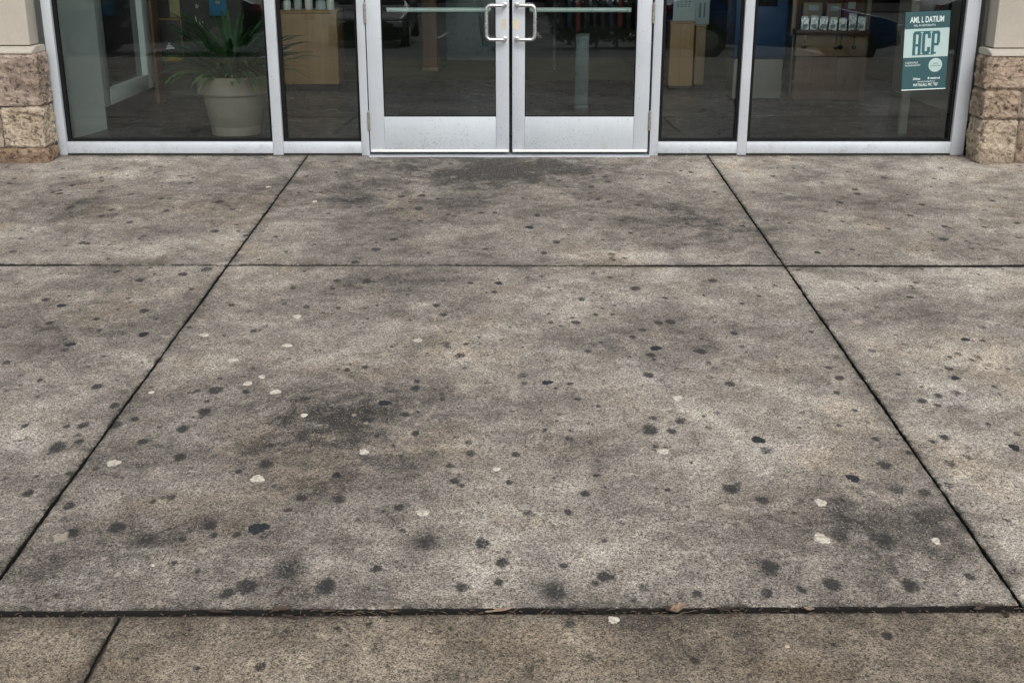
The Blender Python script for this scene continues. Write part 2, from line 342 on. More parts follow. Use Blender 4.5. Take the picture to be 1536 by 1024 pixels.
# ------------------------------------------------------------------ ground
SOFT = [(-1366,1879,15,90),(1550,2730,7,90),(-3016,765,15,75),(-3034,638,13,75),(-2632,1002,19,75),(-2654,926,13,75),(-2746,626,15,75),(-2413,948,16,75),(-2210,1023,17,75),(-2007,1128,18,75),(-2460,1309,20,75),(-2214,1372,18,75),(-1905,1396,20,75),(-2132,2025,16,75),(-1888,1891,13,75),(-2423,1200,9,75),(-2532,970,8,75),(-2620,1294,9,75),(-2033,2874,17,75),(-1947,2826,9,75),(-1698,2608,20,75),(-1525,2521,20,75),(-1561,3018,20,75),(-1732,3118,14,75),(-1679,2998,13,42),(-1821,3220,11,42),(-1456,1677,12,75),(-1424,1794,11,75),(-1787,1265,8,75),(-1936,748,17,75),(-2044,567,15,75),(-1917,655,11,75),(-2369,561,10,75),(-2502,364,16,75),(-2827,383,13,75),(-2513,614,15,75),(-2481,702,15,75),(-1264,579,13,75),(-1096,476,13,75),(-1111,2161,10,75),(-1119,3020,15,42),(-1022,3244,14,42),(-999,2880,10,42),(-853,3552,11,42),(-797,2614,16,75),(-1346,3581,16,75),(-742,2983,12,75),(-519,1055,22,75),(-910,1184,13,75),(-928,713,11,75),(-493,1592,15,75),(-314,1500,19,42),(-92,1435,14,75),(137,1491,19,75),(-719,1592,12,42),(-601,1949,21,75),(-672,2123,23,75),(-750,2336,19,75),(225,1997,20,75),(157,2180,16,75),(-132,2115,15,75),(-406,2188,16,42),(471,849,20,75),(579,725,18,75),(574,596,17,75),(489,1143,16,75),(708,1265,18,75),(590,1592,17,75),(435,1169,10,75),(489,2296,12,75),(614,1833,13,75),(-661,2621,23,75),(-78,2774,14,75),(-190,2647,14,75),(-461,2808,13,42),(-324,2951,17,75),(-289,3066,16,75),(-623,2980,18,42),(-425,3132,9,75),(552,2720,23,75),(669,2850,12,75),(304,2866,17,75),(263,3159,18,75),(605,3164,18,75),(351,3063,12,75),(155,3057,9,75),(536,3524,18,75),(540,3568,10,75),(483,3329,14,75),(352,3389,9,75),(451,3540,7,75),(295,3483,13,75),(-201,3524,19,75),(-181,3401,11,75),(-470,3435,8,75),(-554,3638,12,75),(505,3719,19,75),(-617,3665,12,75),(1114,476,18,75),(1184,970,13,75),(1411,980,12,75),(1853,1215,21,75),(2017,915,19,75),(2274,620,18,75),(1867,742,12,75),(2162,1486,16,75),(2279,1708,19,75),(2486,1717,14,75),(2689,1637,17,75),(2733,1169,16,75),(2194,1945,23,75),(1969,1752,13,75),(930,1655,16,75),(1081,1660,12,75),(1222,1704,10,75),(1926,2431,10,75),(1086,2826,11,75),(995,2925,11,75),(844,2817,9,75),(897,3283,15,75),(1210,3267,11,75),(735,3486,20,75),(754,3346,10,75),(760,3654,15,42),(1020,3538,6,75),(1205,3743,17,75),(1400,3474,17,42),(1928,3218,17,42),(1786,3544,20,42),(1539,3498,13,42),(1636,3660,15,75),(795,3800,14,75),(-1500,3822,19,75),(-1636,4154,13,75),(-1442,4150,18,75),(-1494,4158,11,75),(-1469,4317,28,75),(-1385,3989,17,75),(-1336,4147,23,75),(-1447,4628,17,75),(-1063,3861,25,75),(-1059,4044,23,75),(-1181,4166,13,42),(-1100,4179,21,75),(-1204,4275,17,75),(-1056,4387,20,75),(-1071,3956,10,75),(-694,4253,26,61),(-773,4434,22,75),(-848,4486,11,75),(-948,4380,13,42),(-652,4729,11,75),(-1038,4652,12,42),(-1299,4699,17,75),(-1236,4855,19,75),(-1119,4828,23,75),(-1018,4897,29,61),(-908,5015,9,75),(-856,4820,19,75),(-772,4867,12,75),(-691,5131,27,75),(-732,5163,18,75),(-484,5131,27,75),(-593,5049,46,61),(-1209,5082,5,75),(-952,3873,14,75),(-349,3836,18,75),(-498,4039,12,75),(-367,4065,16,75),(-320,4214,14,75),(505,3720,19,75),(572,4116,19,75),(460,4188,28,75),(531,4200,16,75),(-175,4548,15,75),(-8,4556,12,75),(219,4627,14,75),(282,4590,6,75),(164,4741,13,75),(47,4745,17,42),(-329,4714,15,75),(-239,4916,25,61),(-83,4916,20,75),(-26,5015,18,75),(138,5027,11,75),(241,5082,19,75),(-131,5134,18,75),(-35,5110,12,75),(109,5152,32,61),(161,4061,13,42),(257,4897,11,42),(341,5131,17,42),(-100,4684,5,75),(-260,4610,5,75),(-308,4848,10,61),(157,3840,8,75),(230,3937,10,75),(-446,4236,9,75),(661,4597,23,75),(1167,4445,21,75),(1207,3742,15,75),(792,3805,18,75),(1484,3989,12,75),(1423,4243,15,75),(1671,4222,8,75),(1028,4891,32,61),(688,5036,26,75),(834,5120,23,75),(1037,5126,23,75),(1012,5047,22,42),(749,5142,13,75),(657,5158,16,75),(1207,5082,13,75),(639,4810,12,42),(1185,4029,10,75),(705,4052,13,42),(1377,4436,21,42),(1155,4614,21,42),(977,4670,8,75),(1604,4143,9,75),(819,4745,7,75),(-591,5455,13,75)]
WFAINT = [(-1867,2774,17),(-1249,3433,11),(-492,3507,14),(1432,3151,17),(1181,2895,12),(1694,3438,13),(1622,3212,8),(-1261,4879,19),(-1104,4992,6),(-842,4955,6),(-1039,5072,4),(-176,4482,13),(-492,4134,8),(-542,4067,8),(626,4704,14)]
GRIME = [(-0.62,4.04,0.44,0.42,62),(-0.75,4.2,0.27,0.26,25),(-0.5,4.62,0.26,0.21,20),(-1.03,4.85,0.26,0.18,30),(1.05,4.81,0.25,0.26,70),(1.10,4.93,.09,.09,35),(-0.1,0.38,0.64,0.38,140),(-0.12,.25,.32,.22,80),(-0.64,1.13,0.65,0.45,30),(0.87,1.56,0.43,0.4,28),(1.18,1.82,0.28,0.22,35),(-0.63,2.68,0.27,0.19,32),(0.2,4.3,0.17,0.15,22),(-0.34,3.34,0.16,0.11,15),(-2.45,1.42,0.55,0.56,22),(-1.59,0.98,0.54,0.47,28),(1.56,3.11,0.33,0.24,32),(1.8,1.28,0.6,0.32,24),(0.4,3.38,0.24,0.16,22),(-1.94,3.19,0.22,0.31,22),(-1.35,3.03,0.17,0.33,25),(0.11,5.15,0.1,0.08,30),(-0.59,5.12,0.21,0.09,20),(0.49,4.4,0.13,0.09,15),(-0.24,4.85,0.17,0.15,25),(1.69,2.77,0.18,0.14,20),(-0.19,3.03,0.17,0.17,20),(-1.25,5.06,0.16,0.2,22),(0.38,2.86,0.32,0.26,-35),(0.62,2.23,0.29,0.13,-35),(1.51,2.77,0.18,0.18,-35),(1.54,4.04,0.25,0.5,-25),(-1.54,4.04,0.23,0.33,-18),(-1.71,2.11,0.46,0.18,-25),(0.19,4.81,0.25,0.26,-20),(0.65,4.04,0.23,0.22,-12),(-0.17,3.56,0.26,0.27,-12),(-2.24,2.38,0.19,0.21,-20),(-2.72,0.38,0.5,0.22,-25),(-1.36,0.51,0.25,0.18,-28),(1.37,0.51,0.41,0.18,-25),(2.65,0.38,0.5,0.26,-25),(2.06,2.49,0.37,0.25,-22),(0.8,4.44,0.19,0.18,-15),(-0.86,3.69,0.2,0.13,-12),(-0.97,4.2,0.13,0.2,-15)]

S_ = np.array(SOFT, float); S_[:, :3] /= 1000
PH = rng.uniform(0, 6.28, (len(SOFT), 3))
NR = 1500                                     # many small faint specks more
RX = np.column_stack([rng.uniform(-3.4, 3.4, NR), rng.uniform(.05, 5.5, NR), rng.gamma(2.2, .0026, NR)+.0035, rng.choice([35, 50, 70], NR)])
WF = np.array(WFAINT, float)/1000
GR = np.array(GRIME, float)
def splat(out, X, D, x, d, r, f):            # f(q) evaluated near one spot only
    m = (np.abs(X-x) < 2.2*r) & (np.abs(D-d) < 3*r)
    if m.any():
        dx = X[m]-x; dd = (D[m]-d)/1.35; q = np.hypot(dx, dd)/r; an = np.arctan2(dd, dx); out[m] = np.maximum(out[m], f(q, an))
def lin(a, b, res): return np.linspace(a, b, max(2, int(round((b-a)/res))+1))
def slab(name, x0, x1, b, f, mat, res=.05, fx=None, fd=None, fres=.008, lower=0., tone=0.):
    """one concrete slab; b and f are (offset, slope) of its back and front edge, fx/fd the stretch gridded finely"""
    def axis(a, c, fine):
        e = np.array([0, .0015, .004, .008, .013])
        if fine is None: mid = lin(a+.02, c-.02, res)
        else:
            lo, hi = max(a+.02, fine[0]), min(c-.02, fine[1])
            mid = np.concatenate([lin(a+.02, lo, res)[:-1] if lo-a > .03 else [], lin(lo, hi, fres), lin(hi, c-.02, res)[1:] if c-hi > .03 else []])
        return np.concatenate([a+e, mid, (c-e)[::-1]])
    xs = axis(x0, x1, fx); ds = axis(b[0], f[0], fd)
    nx, nd = len(xs), len(ds)
    X, D = np.meshgrid(xs, ds); 
    t = (D-b[0])/(f[0]-b[0]); ex = np.minimum(X-x0, x1-X); ed = np.minimum(D-b[0], f[0]-D); e = np.minimum(ex, ed)
    D = D + (b[1]*(1-t)+f[1]*t)*X
    Rr = .0075; drop = np.where(e < Rr, Rr-np.sqrt(np.maximum(0, Rr**2-(Rr-e)**2)), 0)
    wob = lambda u, s: (.8*np.sin(u*9.1+s)+.7*np.sin(u*23.7+2*s)+.6*np.sin(u*61+3*s)+.6*np.sin(u*151+s)+2.6*np.clip(np.sin(u*37+s)*np.sin(u*13.3+2*s)-.62, 0, 1))*.0012
    s0 = rng.uniform(0, 6)
    nearx = np.exp(-ex/.02); neard = np.exp(-ed/.02)
    X2 = X + nearx*wob(D, s0)*np.sign(X-(x0+x1)/2); D2 = D + neard*wob(X, s0+2)*np.sign(D-(b[0]+f[0])/2)
    und = .0012*(np.sin(X*3.1+s0)*np.sin(D*2.7+1)+.6*np.sin(X*7.3+2)*np.sin(D*6.1+s0))
    Z = -D2*T - lower - drop + und
    n = nx*nd
    V = np.column_stack([X2.ravel(), -D2.ravel(), Z.ravel()])
    I = np.arange(n).reshape(nd, nx)
    Q = np.stack([I[:-1, :-1], I[1:, :-1], I[1:, 1:], I[:-1, 1:]], -1).reshape(-1, 4)
    loop = np.concatenate([I[0, :], I[1:, -1], I[-1, -2::-1], I[-2:0:-1, 0]])
    low = V[loop].copy(); low[:, 2] -= .09; L = len(loop); li = n+np.arange(L)
    Q2 = np.stack([loop, np.roll(loop, -1), np.roll(li, -1), li], -1)
    V = np.vstack([V, low]); Q = np.vstack([Q, Q2])
    me = bpy.data.meshes.new(name); me.vertices.add(len(V)); me.vertices.foreach_set('co', V.ravel())
    me.loops.add(Q.size); me.loops.foreach_set('vertex_index', Q.ravel().astype(np.int32))
    me.polygons.add(len(Q)); me.polygons.foreach_set('loop_start', np.arange(0, Q.size, 4, dtype=np.int32))
    me.update(calc_edges=True); me.validate()
    spot = np.zeros_like(X); pale = np.zeros_like(X); gr = np.full_like(X, tone)
    if fx is not None:
        for (x, d, r, k), ph in zip(S_, PH):
            soft = (int(k) % 10 == 1); k = k/100
            ang = lambda a: 1+.07*np.sin(2*a+ph[0])+.05*np.sin(3*a+ph[1])+.04*np.sin(7*a+ph[2])
            if soft: splat(spot, X, D, x, d, r*1.15, lambda q_, a: k*np.clip((1.55-q_/ang(a))/1.45, 0, 1))
            else: splat(spot, X, D, x, d, r, lambda q_, a: k*np.clip((1.38-q_/ang(a))/.80, 0, 1))
        for x, d, r, k in RX: splat(spot, X, D, x, d, max(r, .006), lambda q_, a: k/100*np.clip(1.5-q_, 0, 1))
        for x, d, r in WF: splat(pale, X, D, x, d, max(r, .008), lambda q_, a: np.clip((1.35-q_/(1+.2*np.sin(4*a+x*50)))/.5, 0, 1))
        for x, d, rx, rd, k in GR: gr += k/100*np.exp(-(((X-x)/rx)**2+((D-d)/rd)**2)*1.1)
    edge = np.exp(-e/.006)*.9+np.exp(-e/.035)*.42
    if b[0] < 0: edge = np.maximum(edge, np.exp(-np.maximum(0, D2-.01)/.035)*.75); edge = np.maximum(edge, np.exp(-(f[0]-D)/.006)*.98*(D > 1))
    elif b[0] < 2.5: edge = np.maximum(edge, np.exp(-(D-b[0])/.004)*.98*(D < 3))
    for nm, A in (('spot', spot), ('pale', pale), ('grime', gr), ('edge', edge)):
        at = me.attributes.new(nm, 'FLOAT', 'POINT'); vals = np.concatenate([A.ravel(), np.ones(L)*(9. if nm == 'edge' else 0)]).astype(np.float32)
        at.data.foreach_set('value', vals)
    me.materials.append(mat); me.shade_smooth()
    o = bpy.data.objects.new(name, me); COL.objects.link(o); o['kind'] = 'structure'; return o
J = .0036                                      # half a joint
colX = [-9.3, -6.65, -4.0, -1.3497, 1.2905, 3.94, 6.6, 9.25]
for i in range(7):
    x0, x1 = colX[i]+J, colX[i+1]-J
    fx = (-3.45, 3.45) if i in (2, 3, 4) else None
    fxn = (-2.55, 2.55) if i in (2, 3, 4) else None
    if fx: fx = (max(fx[0], x0), min(fx[1], x1)); fxn = (max(fxn[0], x0), min(fxn[1], x1))
    slab('pavement', x0, x1, (-.02, 0), (2.3835-.007, .0064), M['concrete'], fx=fx, fd=(.0, 2.37) if fx else None, fres=.0085, tone=[0, 0, .04, .10, .03, 0, 0][i])
    slab('pavement', x0, x1, (2.3835+.007, .0064), (5.2253, -.0091), M['concrete'], fx=fxn, fd=(2.4, 5.22) if fx else None, fres=.0078, tone=[0, 0, .02, .03, -.10, 0, 0][i])
frX = [-9.3, -6.5, -3.75, -.9835, 1.78, 4.55, 7.3, 9.25]
for i in range(7):
    x0, x1 = frX[i]+J, frX[i+1]-J
    fx = (max(-1.5, x0), min(1.5, x1)) if i in (2, 3) else None
    slab('walkway', x0, x1, (5.2253+.0150, -.0091), (7.62, 0), M['concrete_front'], fx=fx, fd=(5.2, 5.7) if fx else None, fres=.008, lower=.008)
    slab('walkway', x0, x1, (7.632, 0), (10.0, 0), M['concrete_front'], res=.1, lower=.008)
    slab('walkway', x0, x1, (10.012, 0), (12.3, 0), M['concrete_front'], res=.1, lower=.008)
def sheet(name, x0, x1, d0, d1, dz, mat, n=1):
    o = MB(); vs_ = [o.b.verts.new((x, -d, -d*T+dz)) for x, d in ((x0, d0), (x1, d0), (x1, d1), (x0, d1))]; o.b.faces.new(vs_)
    q_ = o.build(name, mat, None, False); q_['kind'] = 'structure'; return q_
sheet('soil', -9.3, 9.3, -.03, 12.46, -.020, M['soil'])
kb = MB(); P_ = [(12.305, -.012), (12.44, -.012), (12.46, -.03), (12.47, -.16), (12.305, -.16)]
a_ = [kb.b.verts.new((-30, -d, -d*T+z)) for d, z in P_]; b_ = [kb.b.verts.new((30, -d, -d*T+z)) for d, z in P_]
for i in range(5): kb.b.faces.new((a_[i], b_[i], b_[(i+1) % 5], a_[(i+1) % 5]))
kb.b.faces.new(a_); kb.b.faces.new(b_[::-1])
kb.build('kerb', simple('pale_kerb', (.48, .47, .44), .85, 0, .15, 6, .3), None, False)['kind'] = 'structure'
sheet('parking_lot', -70, 70, 12.40, 75, -.13, M['asphalt'])
sheet('ground', -300, 300, -20, 300, -.19, M['grass'])
for k in range(14):
    x = -18.2+2.7*k
    if abs(x) > 4: sheet('parking_line', x, x+.1, 13.2, 18.2, -.126, M['line_paint'])
    sheet('parking_line', x, x+.1, 24.6, 29.6, -.126, M['line_paint'])

# ------------------------------------------------------------------ chewing gum trodden into the slabs
def gum(x, d, r, mat, h):
    o = MB(); ph = [random.uniform(0, 6.28) for _ in range(4)]; el = random.uniform(.95, 1.08); n = 30; st_ = random.uniform(1.1, 1.4)
    rr = lambda a: r*(1+.11*math.sin(2*a+ph[0])+.11*math.sin(3*a+ph[1])+.07*math.sin(7*a+ph[2])+.06*math.sin(11*a+ph[3])+random.uniform(-.06, .06))
    R_ = [rr(2*math.pi*k/n)*.88 for k in range(n)]; rings = []
    for f, z in ((1.04, -.0015), (1., .0001), (.86, h), (.5, h*.8)):
        rings.append([o.b.verts.new((R_[k]*f*math.cos(2*math.pi*k/n)*el, R_[k]*f*math.sin(2*math.pi*k/n)/el*st_, z+(random.uniform(-.0004, .0004) if z > .001 else 0))) for k in range(n)])
    for a, b in zip(rings, rings[1:]):
        for k in range(n): o.b.faces.new((a[k], a[(k+1) % n], b[(k+1) % n], b[k]))
    o.b.faces.new(rings[-1]); o.b.faces.new(rings[0][::-1])
    ob = o.build('gum_spot', mat, None); ob.location = G(x, d)+Vector((0, 0, .0003)); ob.rotation_euler = (math.atan(T), 0, 0); return ob
BLACKGUM = [
 (-1936, 2951, 21, 'black gum spot on the left outer slab, nearest the far cross joint'),
 (-1485, 3296, 21, 'black gum spot with pale fleck, left outer slab, closest to the slanting joint'),
 (-1740, 3408, 22, 'blackest gum spot on the left outer slab, farthest left in the photo'),
 (91, 1725, 28, 'blurred black gum spot in the middle of the slab before the doors'),
 (-61, 2650, 21, 'bluish black gum spot just before the far cross joint, mid width'),
 (562, 3450, 29, 'largest black gum spot of the dark cluster right of centre'),
 (2704, 364, 23, 'black gum smear on the pavement just left of the right stone pillar foot'),
 (1497, 2173, 18, 'black gum spot in a pale patch just beyond the far cross joint, right side'),
 (1805, 3356, 21, 'black gum spot on the right outer slab, upper one of the two farthest right'),
 (1629, 3747, 20, 'black gum spot beside a pale smear on the right outer slab, lower of two'),
 (-539, 4512, 18, 'speckled black gum spot left of centre beside a dark grey stain'),
 (-719, 4833, 31, 'largest jet black gum spot at lower left of the big central slab'),
 (-447, 3968, 23, 'jet black round gum spot left of centre at the edge of the brown stain'),
 (128, 3789, 21, 'black oval gum spot alone near the exact middle of the big central slab'),
 (806, 4262, 22, 'black ragged gum spot right of centre on the central slab, upper of two'),
 (1046, 4531, 21, 'black ragged gum spot near the right slanting joint of the big central slab'),
 (1623, 4319, 20, 'black gum spot at the right edge of the photo on the right outer slab')]
WHITEGUM = [
 (-1446, 849, 16, 'tiny white gum fleck on the left storefront slab close to the joint'),
 (-1118, 1189, 16, 'tiny white gum fleck on the central storefront slab just right of the left joint'),
 (-900, 3088, 21, 'white gum spot farthest back at upper left of the big central slab'),
 (-1237, 3306, 23, 'bright white gum spot beside the left slanting joint, upper left of the central slab'),
 (-885, 3416, 21, 'cream gum spot second farthest back in the upper left of the big central slab'),
 (-1065, 3572, 21, 'cream gum smear left of centre, just above a close white pair'),
 (-922, 3734, 15, 'small cream gum spot, the farther one of a close pair'),
 (-961, 3798, 19, 'white gum spot above a brown blot, nearer one of a close pair'),
 (-374, 3362, 20, 'bright white oval gum spot alone in the upper middle of the big central slab'),
 (2063, 2679, 15, 'white gum spot on the right outer slab near the far cross joint'),
 (-1253, 4428, 24, 'white gum spot just right of the left slanting joint, at lower left'),
 (-780, 4534, 24, 'white ring of gum between dark stains, lower left of the big central slab'),
 (-1289, 3877, 12, 'small dull white gum spot touching the left slanting joint'),
 (-846, 3873, 22, 'cream gum spot just right of and below a close white pair'),
 (-712, 4070, 14, 'small cream gum spot in the brown stain left of centre'),
 (-474, 4353, 20, 'pale ring of gum just right of the brown stain'),
 (-260, 4747, 22, 'brightest and roundest white gum spot, lower middle of the central slab'),
 (-48, 4470, 13, 'small dull white gum spot in the lower middle of the big central slab'),
 (585, 3929, 23, 'white gum spot right of centre, upper one of two'),
 (485, 4348, 20, 'white gum spot with dark dimple right of centre, lower of two'),
 (910, 4683, 21, 'cream oval gum spot lower right, directly behind a larger ragged white one'),
 (863, 4889, 25, 'large ragged white gum spot at lower right beside a big dark stain'),
 (1177, 4900, 15, 'small white gum spot at lower right near the slanting joint'),
 (254, 5266, 15, 'glossy white gum blob on the near walkway just below the wide gap')]
for x, d, r, l in BLACKGUM: tag(gum(x/1e3, d/1e3, r/1e3, M['gum_black'], .0012), l, 'gum spot', 'black gum spots')
for x, d, r, l in WHITEGUM:
    o_ = tag(gum(x/1e3, d/1e3, r/1e3*.95, M['gum_white'], .0010), l, 'gum spot', 'white gum spots')
    if d > 5200: o_.location.z -= .008

# ------------------------------------------------------------------ dead leaves and litter in the wide gap
def leaf(x, d, L, Wd, mat, rz, curl, tilt, label, dz=.004, name='dead_leaf', cat='leaf', group='dead leaves in the gap'):
    o = MB(); nu, nv = 11, 5; L *= 1.3; Wd *= 1.05; ph = random.uniform(0, 6)
    grid = []
    for i in range(nu):
        u = i/(nu-1); w = Wd*math.sin(math.pi*min(1, u*1.02+.02))**.75*(1+.22*math.sin(u*17+ph)); row = []
        for j in range(nv):
            v_ = j/(nv-1)-.5
            row.append(o.b.verts.new(((u-.5)*L, v_*w+.1*Wd*math.sin(u*5+ph), curl*.6*(4*v_*v_*w+.5*L*(u-.5)**2*2)+.12*Wd*math.sin(u*9+v_*6+ph))))
        grid.append(row)
    for i in range(nu-1):
        for j in range(nv-1): o.b.faces.new((grid[i][j], grid[i+1][j], grid[i+1][j+1], grid[i][j+1]))
    ob = o.build(name, mat, None); ob.data.shade_smooth()
    so_ = ob.modifiers.new('thick', 'SOLIDIFY'); so_.thickness = .0007
    ob.location = G(x, d+.006)+Vector((0, 0, dz+.001)); ob.rotation_euler = (tilt, random.uniform(-.2, .2), rz)
    return tag(ob, label, cat, group)
leaf(.418, 5.236, .036, .019, M['deadleaf2'], .3, 1.2, .3, 'large curled brown and tan dead leaf in the wide gap, right of middle', .004)
leaf(.398, 5.234, .03, .012, M['deadleaf'], -.6, .8, .5, 'grey brown dead leaf folded against the left side of the large curled leaf', .003)
leaf(-.03, 5.237, .058, .010, M['deadleaf2'], .12, .6, .2, 'long pale tan leaf strip lying across the middle of the wide gap', .001)
leaf(-.58, 5.236, .040, .014, M['deadleaf'], .5, 1., .3, 'reddish brown dead leaf in the gap under the upright twig', .001)
leaf(-.555, 5.252, .036, .010, M['deadleaf3'], -.3, .7, .1, 'blackened dead leaf on the near walkway just below the reddish one', -.009)
leaf(-.736, 5.238, .048, .010, M['deadleaf3'], .1, .5, .1, 'thin dark leaf lying along the wide gap, farthest left', -.002)
leaf(-.46, 5.234, .030, .009, M['deadleaf'], -.2, .5, .3, 'small rust brown leaf scrap in the gap between the twig and the pale leaf', -.002)
leaf(.533, 5.232, .038, .008, M['deadleaf3'], -.2, .9, .4, 'dark arched leaf stalk in the gap right of the large curled leaf', .002)
leaf(.552, 5.244, .026, .008, M['deadleaf'], .6, .6, .1, 'small brown leaf scrap on the walkway beside the dark arched stalk', -.008)
leaf(.748, 5.224, .022, .009, M['deadleaf2'], .1, .6, .2, 'small pale leaf fragment alone in the gap toward the right', -.002)
leaf(1.183, 5.222, .036, .012, M['deadleaf'], .3, .7, .2, 'greyish brown leaf in the gap near the right end', -.001)
leaf(1.238, 5.243, .022, .013, M['deadleaf3'], 1.2, .8, .2, 'small dark leaf on the walkway at the far right below the gap', -.008)
leaf(.172, 5.232, .030, .007, M['deadleaf3'], 0., .6, .2, 'thin dark leaf sliver in the gap between the pale strip and the large curled leaf', -.001)
leaf(-.30, 5.236, .034, .007, M['deadleaf'], .1, .6, .2, 'slim brown leaf sliver in the gap left of the pale strip', -.002)
tw = MB().tube([G(-.603, 5.185)+Vector((0, 0, .003)), G(-.600, 5.17)+Vector((.001, 0, .006)), G(-.592, 5.15)+Vector((0, 0, .006)), G(-.589, 5.135)+Vector((0, 0, .004))], [.0015, .003, .004, .0015], 7).build('twig', M['deadleaf'], None)
tag(tw, 'short reddish brown twig lying on the central slab behind the wide gap', 'twig')
for x, d, r, m_, l in ((.663, 5.377, .0075, 'pebble', 'small beige pebble on the near walkway'), (-.962, 5.03, .006, 'gum_white', 'tiny white pebble at the lower left of the big central slab')):
    o = MB(); bmesh.ops.create_icosphere(o.b, subdivisions=2, radius=r)
    for v_ in o.b.verts: v_.co *= 1+.25*mnoise.noise(v_.co*120); v_.co.z *= .6
    ob = o.build('pebble', M[m_], None); ob.location = G(x, d)+Vector((0, 0, -.010 if d > 5.23 else .002)); tag(ob, l, 'pebble')
db = MB()
for k in range(420):
    x = random.uniform(-1.5, 1.5); d = 5.2253-.0091*x+random.gauss(.010, .008); r = random.uniform(.0008, .0028)
    if random.random() < .35: d += random.expovariate(60)
    p = G(x, d)+Vector((0, 0, -.014 if abs(d-5.2253-.0091*-x-.008) < .008 else -.0065))
    o = bmesh.new(); bmesh.ops.create_icosphere(o, subdivisions=1, radius=r)
    mt = Matrix.Translation(p) @ Matrix.Rotation(random.uniform(0, 3), 4, 'Z') @ Matrix.Diagonal((random.uniform(1, 3.2), 1, .6, 1)); bmesh.ops.transform(o, matrix=mt, verts=o.verts); db.merge(o)
fg = MB()
for k in range(300):
    x = random.uniform(-3.0, 3.0); d = .002+random.expovariate(60); r = random.uniform(.0012, .0042)
    o = bmesh.new(); bmesh.ops.create_icosphere(o, subdivisions=1, radius=r)
    bmesh.ops.transform(o, matrix=Matrix.Translation(G(x, d)+Vector((0, 0, .0005))) @ Matrix.Rotation(random.uniform(0, 3), 4, 'Z') @ Matrix.Diagonal((random.uniform(1, 2.6), 1, .6, 1)), verts=o.verts); fg.merge(o)
for k in range(70):
    x = random.choice([random.uniform(-1.4, 1.4), random.gauss(-.5, .16), random.gauss(.5, .12), random.gauss(0, .12)]); d = 5.2253-.0091*x+random.gauss(.013, .006)
    L_ = random.uniform(.005, .013); a_ = random.gauss(0, .5); p = G(x, d)+Vector((0, 0, random.uniform(-.006, .001))); t_ = Vector((math.cos(a_), math.sin(a_), random.uniform(-.15, .2)))*L_
    db.tube([p-t_, p+Vector((0, .0012, .001)), p+t_], [.0006, .0013, .0005], 5)
tag(fg.build('base_grit', simple('dark_grit', (.10, .085, .07), .9, 0, .8, 200), None), 'fine dark grit gathered along the foot of the shopfront', 'grit', None, 'stuff')
tag(db.build('gap_debris', simple('brown_crumbs', (.10, .07, .05), .9, 0, .7, 200), None), 'fine brown crumbs of leaf and grit along the wide gap', 'debris', None, 'stuff')

# ------------------------------------------------------------------ stone pillars
def rock(name, mat, parent, x0, x1, y0, y1, z0, z1, amp=.014, seed=0., bev=.007):
    """split-face block: the flat faces are broken up by layered noise, the arrises stay nearly straight"""
    o = bmesh.new(); bmesh.ops.create_cube(o, size=1)
    bmesh.ops.subdivide_edges(o, edges=o.edges[:], cuts=56, use_grid_fill=True)
    sx, sy, sz = x1-x0, y1-y0, z1-z0; c = Vector(((x0+x1)/2, (y0+y1)/2, (z0+z1)/2))
    for v in o.verts:
        u = v.co.copy(); p = Vector((u.x*sx, u.y*sy, u.z*sz)); w = p+c
        dist = [sx/2-abs(p.x), sy/2-abs(p.y), sz/2-abs(p.z)]; ax = min(range(3), key=lambda i: dist[i])
        srt = sorted(dist); e = srt[1]                                 # distance to the nearest arris
        fade = min(1, e/.016); fade = fade*fade*(3-2*fade)
        q_ = w+Vector((seed*5, seed*3, seed))
        n = .50*mnoise.noise(q_*6)+.50*mnoise.noise(q_*15)+.55*abs(mnoise.noise(q_*27))-.2+.40*mnoise.noise(q_*55)+.22*mnoise.noise(q_*110)
        lay = mnoise.noise(Vector((q_.x*5, q_.y*5, q_.z*26)))*.35
        d = amp*(.55+n+lay)*fade
        nrm = Vector((0, 0, 0)); nrm[ax] = 1 if p[ax] > 0 else -1
        if e < bev: p -= Vector([math.copysign(max(0, bev-dist[i])*.45, p[i]) if i != ax else 0 for i in range(3)])*1.0
        p += nrm*d
        p += Vector((mnoise.noise(q_*40), mnoise.noise(q_*40+Vector((9, 0, 0))), mnoise.noise(q_*40+Vector((0, 9, 0)))))*.0022
        v.co = c+p
    mb = MB(); mb.merge(o); ob = mb.build(name, mat, parent, True); ob.data.shade_smooth(); return ob
F = -.235
pl = thing('stone_pillar', 'left pillar, rough pinkish and cream split stone under a smooth cast stone shaft', 'pillar', (-3.37, 0, 0))
pr = thing('stone_pillar', 'right pillar, rough tan split stone under a smooth cast stone shaft, near the poster', 'pillar', (3.37, 0, 0))
